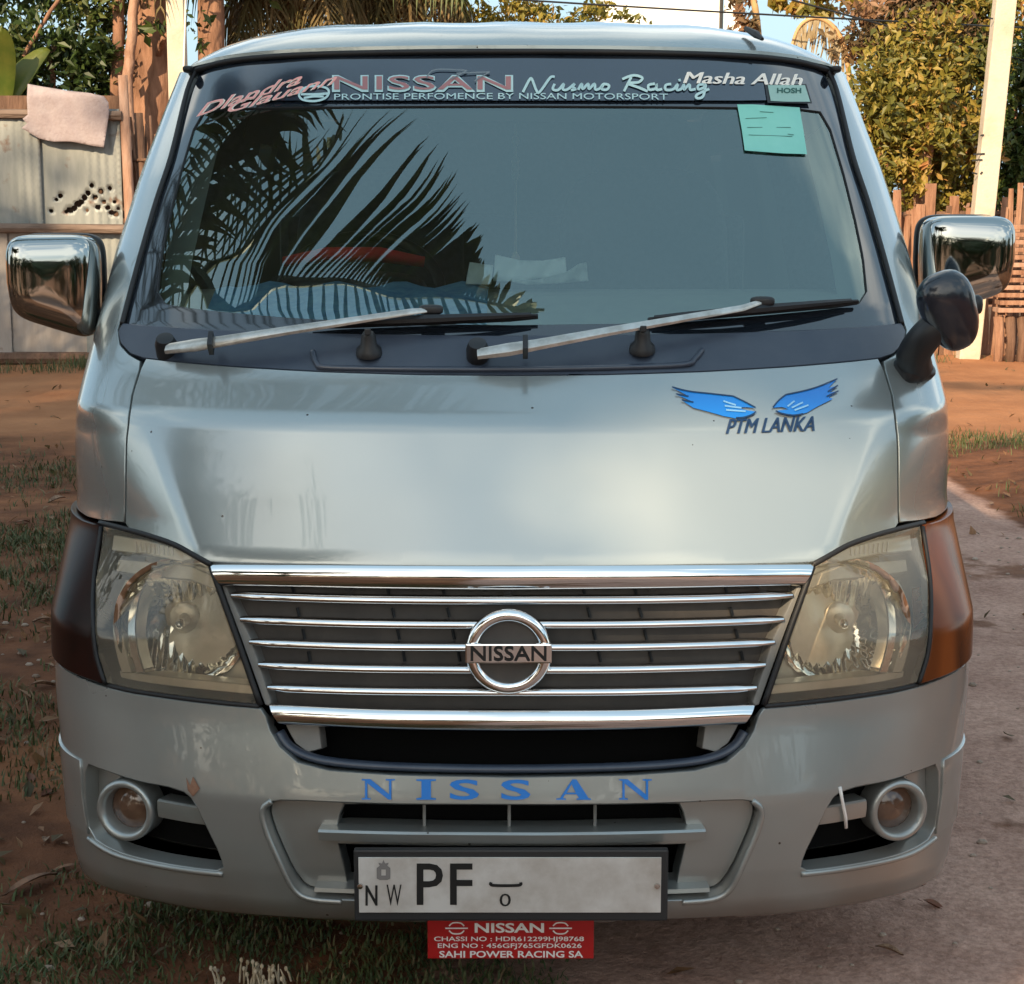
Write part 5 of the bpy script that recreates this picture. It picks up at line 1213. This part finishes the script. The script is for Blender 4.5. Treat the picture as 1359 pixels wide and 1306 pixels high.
# arched dry frond behind the roof corner
af = empty('arched_frond', base(1128, 16.2), 'tan dry palm frond arching over behind the van roof corner', 'palm frond'); bo = Vector(af.location)
arc = [Vector(pt(x, y, 16.2))-bo for x, y in ((1128, 330), (1130, 150), (1122, 70), (1108, 38), (1086, 24), (1064, 32), (1052, 58), (1048, 95))]
arc = [Vector(q) for q in spline(np.array(arc), 6)]
mb = MB(); mb.sweep(arc, list(np.linspace(.034, .016, len(arc))), 6); mb.build('midrib', mat('tan_rib', (.48, .30, .14), rough=.7), af, smooth=True)
random.seed(4); mb = MB()
for i_ in range(14, len(arc)):
    for q in range(3):
        a = arc[i_].lerp(arc[max(0, i_-1)], q/3); L = random.uniform(.25, .5); d = Vector((random.uniform(-.25, .25)-.1, random.uniform(-.2, .2), -1)).normalized(); w = Vector((.010, .004, 0))
        mb.add([a-w, a+w, a+d*L*.6+w, a+d*L, a+d*L*.6-w], [(0, 1, 2, 4), (4, 2, 3)])
mb.build('leaflets', translucent(mat('pale_dry_leaflet', (.52, .44, .30), rough=.8, col2=(.34, .24, .12), nscale=6), .2), af)
tree('papaya_stem', 'thin yellowish twin stem with a few spiky leaves behind the van roof corner', 'plant', [base(1010, 17), pt(1008, 200, 17), pt(1004, 30, 17), pt(998, -30, 17)], .045, .035, [(pt(1045, 10, 17), (.28, .2, .16)), (pt(1100, 5, 17.5), (.5, .3, .12))], LEAF_OLIVE, 350, .16, barkm=mat('tan_stem', (.42, .27, .12), rough=.8, col2=(.3, .18, .08)))
# ================================================================== BACKGROUND, RIGHT
RY = 14.6
SHRUBS = [(1165, 175, .55, .62, LEAF_OLIVE, 'yellow-green hedge shrub next to the van pillar'), (1225, 120, .62, .75, LEAF_OLIVE, 'rusty olive hedge shrub between the van pillar and the concrete pole'), (1262, 205, .4, .45, LEAF_OLIVE, 'low yellowish hedge shrub at the foot of the concrete pole'),
          (1345, 150, .5, .9, LEAF_GREEN, 'darker hedge shrub behind the concrete pole above the plank fence'), (1205, 45, .7, .4, LEAF_DRY, 'dry reddish shrub top above the hedge shrubs'), (1295, 20, .5, .45, LEAF_OLIVE, 'thin olive shrub top rising beside the concrete pole head'), (1440, 120, .7, 1.0, LEAF_OLIVE, 'bushy olive shrub over the end of the plank fence')]
for i, (px, py, rx, rz, lm_, lab) in enumerate(SHRUBS):
    Y = RY+.5+.22*i
    tree('hedge_shrub', lab, 'shrub', [base(px, Y), pt(px-4, 300, Y), pt(px+4, py+30, Y), pt(px, py-20, Y)], .05, .02,
         [(pt(px, py, Y), (rx*1.1, .45, rz)), (pt(px-25, py+60, Y-.2), (rx*.6, .3, rz*.6)), (pt(px+28, py+70, Y-.2), (rx*.5, .3, rz*.45)), (pt(px+25, py-45, Y), (rx*.6, .3, rz*.55))], lm_, 5200, .095, group='hedge shrubs behind the plank fence',
         limbs=[([pt(px, 260, Y), pt(px+18, py+20, Y), pt(px+34, py-30, Y)], .022, .008), ([pt(px, 240, Y), pt(px-20, py+10, Y), pt(px-32, py-20, Y)], .022, .008)])
for px_, lab in ((1620, 'olive shrub behind the plank fence well beyond the concrete pole'), (1800, 'olive shrub behind the far end of the plank fence')):
    tree('hedge_shrub', lab, 'shrub', [base(px_, 15.4), pt(px_, 250, 15.4), pt(px_, 90, 15.4)], .07, .03, [(pt(px_, 120, 15.4), (1.0, .5, .9)), (pt(px_-60, 20, 15.4), (.7, .5, .6)), (pt(px_+60, 60, 15.4), (.8, .5, .7))], LEAF_OLIVE, 2600, .11, group='hedge shrubs behind the plank fence')
tree('stump_trunk', 'orange-brown trunk between the van pillar and the concrete pole', 'tree', [base(1222, RY+.3), pt(1221, 320, RY+.3), pt(1226, 230, RY+.3), pt(1234, 170, RY+.3)], .12, .05, [(pt(1236, 150, RY+.2), (.35, .25, .35))], LEAF_OLIVE, 500, .09, barkm=WOOD)
rp2 = empty('utility_pole', base(1284, 14.2), 'limewashed concrete pole with faint stencilled marks beside the chrome mirror', 'pole')
mb = MB(); mb.box((.27, 0, 3.5), (.20, .17, 7.4), Matrix.Rotation(R(3.6), 3, 'Y'), taper=.90); mb.build('shaft', CONC, rp2, bevel=.012)
bo = Vector(rp2.location)
mp_ = lambda px, py: Vector(at(px, py, 14.2-.093))-bo
for st_ in [[(1291, 180), (1294, 178)], [(1301, 180), (1306, 179)], [(1293, 196), (1296, 194)], [(1292, 205), (1307, 204)], [(1290, 213), (1304, 212)], [(1290, 229), (1297, 231)], [(1301, 231), (1304, 228)], [(1312, 24), (1318, 25)]]: strokes('stencil_mark', rp2, BLACK, [st_], 2.2, mapf=mp_)
# plank fence
pf = empty('plank_fence', (0, 0, 0), 'rough brown palm-plank fence leaning unevenly behind the chrome mirror', 'fence')
random.seed(21); px = 1176
while px < 1900:
    w = random.uniform(7, 15); Y = RY+random.uniform(-.05, .05); x = X_(px+w/2, Y); ww = w/137; top = Z_(random.uniform(236, 285) if px < 1330 else random.uniform(225, 262), Y, 1280); lean = random.uniform(-.10, .10)
    mb = MB(); n = 5; rows = [[], []]
    pts = [(x+lean*t+random.uniform(-.012, .012), Y+random.uniform(-.012, .012), -.06+(top+.06)*t) for t in np.linspace(0, 1, n)]
    mb.sweep(pts, [ww*.52*random.uniform(.82, 1.08) for _ in range(n)], 7, up=(0, 1, 0), ratio=.28); mb.build('plank', random.choice([WOOD, WOOD, WOODDK, BARK]), pf, smooth=True, autosmooth=45)
    px += w*.86
for z in (.5, 1.35): 
    mb = MB(); mb.sweep([(X_(1165, RY), RY+.07, z), (X_(1900, RY), RY+.08, z+.05)], .035, 6); mb.build('rail', WOODDK, pf)
# stacked slats at the frame's right edge
sl = empty('slat_stack', base(1356, 13.9), 'stack of thin orange wooden slats with dark gaps leaning on the plank fence', 'wood stack')
for k in range(12):
    zc = Z_(402-k*10, 13.9, 1340); mb = MB(); mb.box((random.uniform(-.02, .02), 0, zc), (.42, .22, .042), Matrix.Rotation(random.uniform(-.03, .03), 3, 'Z')); mb.build('slat', WOOD if k % 3 else BARKPALE, sl, bevel=.005)
for dx in (-.15, .15):
    mb = MB(); mb.box((dx, .02, Z_(346, 13.9, 1340)), (.05, .10, Z_(284, 13.9, 1340)-Z_(410, 13.9, 1340))); mb.build('spacer', WOODDK, sl)
zc = Z_(408, 13.9, 1340)
for dx in (-.17, -.06, .05, .16):
    mb = MB(); mb.sweep([(dx, .02, -.05), (dx+.01, 0, zc*.5), (dx-.01, .01, zc-.02)], [.05, .045, .05], 7); mb.build('prop', random.choice([WOOD, WOODDK]), sl, smooth=True)
# cables
for a, b, lab in (((1060, -4), (1200, 34), 'dark overhead cable crossing above the arched dry frond'), ((700, -6), (1000, 12), 'dark overhead cable above the white house')):
    p, q = at(*a, 15.5), at(*b, 15.5); d = (q-p); P = [p-d*2+d*5*t+Vector((0, 0, -.05*math.sin(math.pi*t))) for t in np.linspace(0, 1, 12)]
    mb = MB(); mb.sweep(P, .010, 5); tag(mb.build('overhead_cable', BLACK, None), lab, 'cable')

# ================================================================== BEHIND THE CAMERA: shade trees and the overhanging palm
LATV = Vector((math.cos(SUN_AZ), -math.sin(SUN_AZ), 0)); TOS = Vector((-math.sin(SUN_AZ), -math.cos(SUN_AZ), 0))
SUNGAPS = [(.38, .99, .40, .25), (.62, .90, .24, .22), (-.62, .70, .14, .12), (.60, .70, .16, .13), (1.15, .0, .2, .2), (1.35, -.1, .25, .12)]
def shade_tree(l, m, zlo, zhi, r_, seed, lab, n=3600):
    np.random.seed(seed); random.seed(seed)
    p = TOS*m+LATV*l; zc = (zlo+zhi)/2; hz = (zhi-zlo)/2; blobs = []
    for k in range(9):
        a = random.uniform(0, 6.28); q = random.uniform(.2, .62)*r_
        blobs.append(((p.x+q*math.cos(a), p.y+q*math.sin(a), zc+random.uniform(-.5, .5)*hz), (r_*.62, r_*.62, hz*.52)))
    L = [([(p.x, p.y, zlo*.8), (p.x+random.uniform(-.4, .4)*r_, p.y+random.uniform(-.4, .4)*r_, zc), (b[0][0], b[0][1], b[0][2])], .16, .05) for b in blobs[:5]]
    tree('shade_tree', lab, 'tree', [(p.x, p.y, -.1), (p.x+.2, p.y, zlo*.5), (p.x, p.y, zc)], .38, .2, blobs, LEAF_DARK, int(n*1.7), .32, limbs=L, group='shade trees facing the van', shell=.5, gaps=SUNGAPS)
shade_tree(-.7, 20, 6.8, 13.6, 4.0, 11, 'tall dense shade tree standing across the yard facing the van', 6500)
shade_tree(-3.6, 22, 7.0, 15.2, 3.6, 14, 'tall dark shade tree just left of the one facing the van', 5200)
shade_tree(-7.4, 20, 6.5, 15.6, 4.2, 12, 'tall dense shade tree in the middle of the row left of the van', 5600)
shade_tree(-11.5, 21, 9.5, 19.0, 4.6, 13, 'very tall shade tree at the left end of the row facing the van', 6500)
for k, (x, y, rx, h, lab) in enumerate(((-9.5, 2, 3.2, 4.6, 'wide dark bush at the left side of the yard level with the van'), (-9, -5.5, 3.2, 4.4, 'wide dark bush left of the yard ahead of the van'), (-7.5, -12, 3.4, 4.2, 'wide dark bush across the yard ahead of the van on its left'),
        (-1.5, -13.5, 3.4, 3.6, 'wide dark bush across the yard straight ahead of the van'), (5, -13, 3.4, 3.2, 'wide low bush across the yard ahead of the van on its right'), (10.5, -8.5, 3.2, 3.4, 'wide dark bush right of the yard ahead of the van'), (11, 0, 3.0, 3.6, 'wide dark bush at the right side of the yard level with the van'))):
    np.random.seed(60+k); random.seed(60+k)
    tree('yard_bush', lab, 'bush', [(x, y, -.1), (x+.1, y, h*.3), (x, y, h*.6)], .16, .08, [((x, y, h*.45), (rx, rx*.7, h*.42)), ((x-rx*.5, y, h*.35), (rx*.6, rx*.6, h*.33)), ((x+rx*.5, y, h*.38), (rx*.6, rx*.6, h*.36))], LEAF_DARK, 2600, .36, group='bushes round the yard facing the van', shell=.45)
def refl(px, py, zp):
    uz = hit([px], [py]); p = Muz(uz[:, 0], uz[:, 1])[0]; n = Nuz(uz[:, 0], uz[:, 1])[0]; d = ray([px], [py])[0]
    r_ = d-2*d.dot(n)*n; k = (zp-p[2])/r_[2]; return Vector(p+r_*k)
np.random.seed(5); random.seed(5)
ZF = 6.2
A0 = refl(185, 345, ZF)
cp = empty('overhanging_palm', (A0.x-1.6, A0.y-.4, 0), 'coconut palm whose fronds hang over the van and mirror in its windscreen', 'palm tree'); o0 = Vector(cp.location)
T = [Vector((.0, .0, -.1)), Vector((-.25, .05, 2.2)), Vector((-.2, 0, 4.4)), Vector((.1, 0, 5.6))]
mb = MB(); Q = spline(np.array(T), 6); mb.sweep([Vector(q) for q in Q], [.19-.05*i/len(Q)+(.006 if i % 2 else 0) for i in range(len(Q))], 12); mb.build('trunk', BARK, cp, smooth=True)
crown = o0+Vector((.1, 0, 5.6))
def mapped_frond(rach, ups, lows, zz):
    """fronds whose mirrored shape is known: rachis pixels, leaflet (base t, tip px, tip py)"""
    mb = MB(); P = [refl(x, y, zz) for x, y in rach]; P = [Vector(p) for p in spline(np.array(P), 6)]
    P0 = [crown+(P[0]-crown)*t+Vector((0, 0, .35*math.sin(math.pi*t))) for t in np.linspace(0, 1, 5)[:-1]]
    mb.sweep([p-o0 for p in P0+P], list(np.linspace(.04, .010, len(P0+P))), 6)
    for t, x, y, w in ups+lows:
        i = t*(len(P)-1); a = P[int(i)].lerp(P[min(len(P)-1, int(i)+1)], i-int(i)); b = refl(x, y, zz-.12+random.uniform(-.1, .1))
        d = (b-a); s_ = d.cross(Vector((0, 0, 1))).normalized()*w; m1 = a+d*.35; m2 = a+d*.72
        for q in ((a-s_*.5, m1-s_, m2-s_*.8, b, m2+s_*.8, m1+s_, a+s_*.5),):
            mb.add([v-o0 for v in q], [(0, 1, 5, 6), (1, 2, 4, 5), (2, 3, 4)])
    mb.build('frond', PALMLEAF, cp)
rach = [(175, 352), (260, 362), (380, 371), (500, 381), (610, 391), (722, 408)]
ups = []
tips = [(300, 112), (345, 112), (385, 112), (420, 112), (450, 118), (478, 124), (505, 132), (535, 142), (552, 160), (572, 180), (585, 198), (598, 218), (606, 238), (616, 254), (622, 274), (630, 292), (634, 312), (636, 330), (640, 345), (656, 358), (675, 368), (700, 380), (718, 392)]
for k in range(84):
    t = k/83; i = t*(len(tips)-1); a, b = tips[int(i)], tips[min(len(tips)-1, int(i)+1)]; f = i-int(i)
    tt = .04+.92*t**.95
    ups.append((tt, a[0]+(b[0]-a[0])*f+random.uniform(-10, 10), a[1]+(b[1]-a[1])*f+random.uniform(-12, 16), random.uniform(.014, .026)))
lows = [(.05+.9*k/39, 205+13.2*k+random.uniform(-6, 6), 438+random.uniform(-8, 4)-(0 if k < 33 else (k-33)*4), random.uniform(.016, .026)) for k in range(40)]
mapped_frond(rach, ups, lows, ZF)
rach2 = [(178, 430), (205, 360), (240, 280), (285, 200), (335, 130)]
ups2 = [(.02+.96*k/33, 250+6.0*k+random.uniform(-14, 14), 330-6.6*k+random.uniform(-20, 20), random.uniform(.018, .028)) for k in range(34)]
ups2 += [(.05+.9*k/25, 230+7.0*k+random.uniform(-10, 10), 395-6.6*k+random.uniform(-20, 20), random.uniform(.02, .032)) for k in range(26)]
lows2 = [(.02+.96*k/25, 178+4.2*k+random.uniform(-8, 8), 360-9.6*k+random.uniform(-10, 10), random.uniform(.02, .035)) for k in range(26)]
mapped_frond(rach2, ups2, lows2, ZF-.25)
rach3 = [(180, 440), (240, 400), (320, 330), (400, 240), (455, 150)]
ups3 = [(.05+.9*k/29, 205+8.5*k+random.uniform(-12, 12), 300-6.4*k+random.uniform(-14, 14), random.uniform(.02, .032)) for k in range(30)]
mapped_frond(rach3, ups3, [], ZF+.3)
for k, a in enumerate((1.7, 2.4, 3.0, 3.6, 4.2, 4.7, 2.05, 3.3)):
    mb = MB(); frond(mb, crown-o0, (math.cos(a), math.sin(a), 0), random.uniform(3.0, 3.8), random.uniform(.7, 1.4), .8, lift=random.uniform(.1, .5)); mb.build('frond', PALMLEAF, cp)

# ================================================================== things lying on the dashboard
def sheet_thing(name, poly, Y, m, lab, cat, wav=.012, tilt=.05):
    V2, F = cdt(np.array(poly, float), [], 6.0); y0 = max(p[1] for p in poly); mb = MB()
    mb.add([at(a, b, Y+tilt*(y0-b)/40+wav*math.sin(a*.13+b*.09)) for a, b in V2], [tuple(int(i) for i in f) for f in F]); o = mb.build(name, m, None, smooth=True); o.modifiers.new('thickness', 'SOLIDIFY').thickness = .0015; return tag(o, lab, cat)
sheet_thing('paper_note', [(657, 338), (690, 345), (720, 346), (750, 341), (752, 365), (720, 369), (685, 373), (655, 373)], .70, PAPER, 'large creased white paper propped on the dashboard', 'paper')
sheet_thing('ticket', [(624, 348), (654, 352), (652, 377), (618, 377)], .69, PAPER, 'small white ticket on the dashboard beside the large paper', 'paper')
sheet_thing('plastic_bag', [(676, 374), (720, 370), (750, 362), (768, 350), (778, 348), (781, 373), (740, 376), (700, 378)], .685, mat('pale_plastic', (.5, .52, .48), rough=.4), 'crumpled pale plastic bag on the dashboard behind the wiper', 'bag', .02)
mb = MB(); P = [at(684, 160+k*9, 1.25+.004*math.sin(k)) for k in range(21)]
mb.sweep(P, .0035, 5); 
for k in (3, 6, 7, 8): mb.superell(P[k], (.010, .010, .014), 1, 1, nu=10, nv=6)
mb.superell(P[-1]-Vector((0, 0, .02)), (.012, .012, .03), .8, .8, nu=10, nv=6)
tag(mb.build('hanging_charm', mat('charm_beads', (.45, .30, .22), rough=.4, col2=(.6, .5, .3), nscale=60), None, smooth=True), 'thin beaded charm hanging in the middle of the cab behind the windscreen', 'charm')
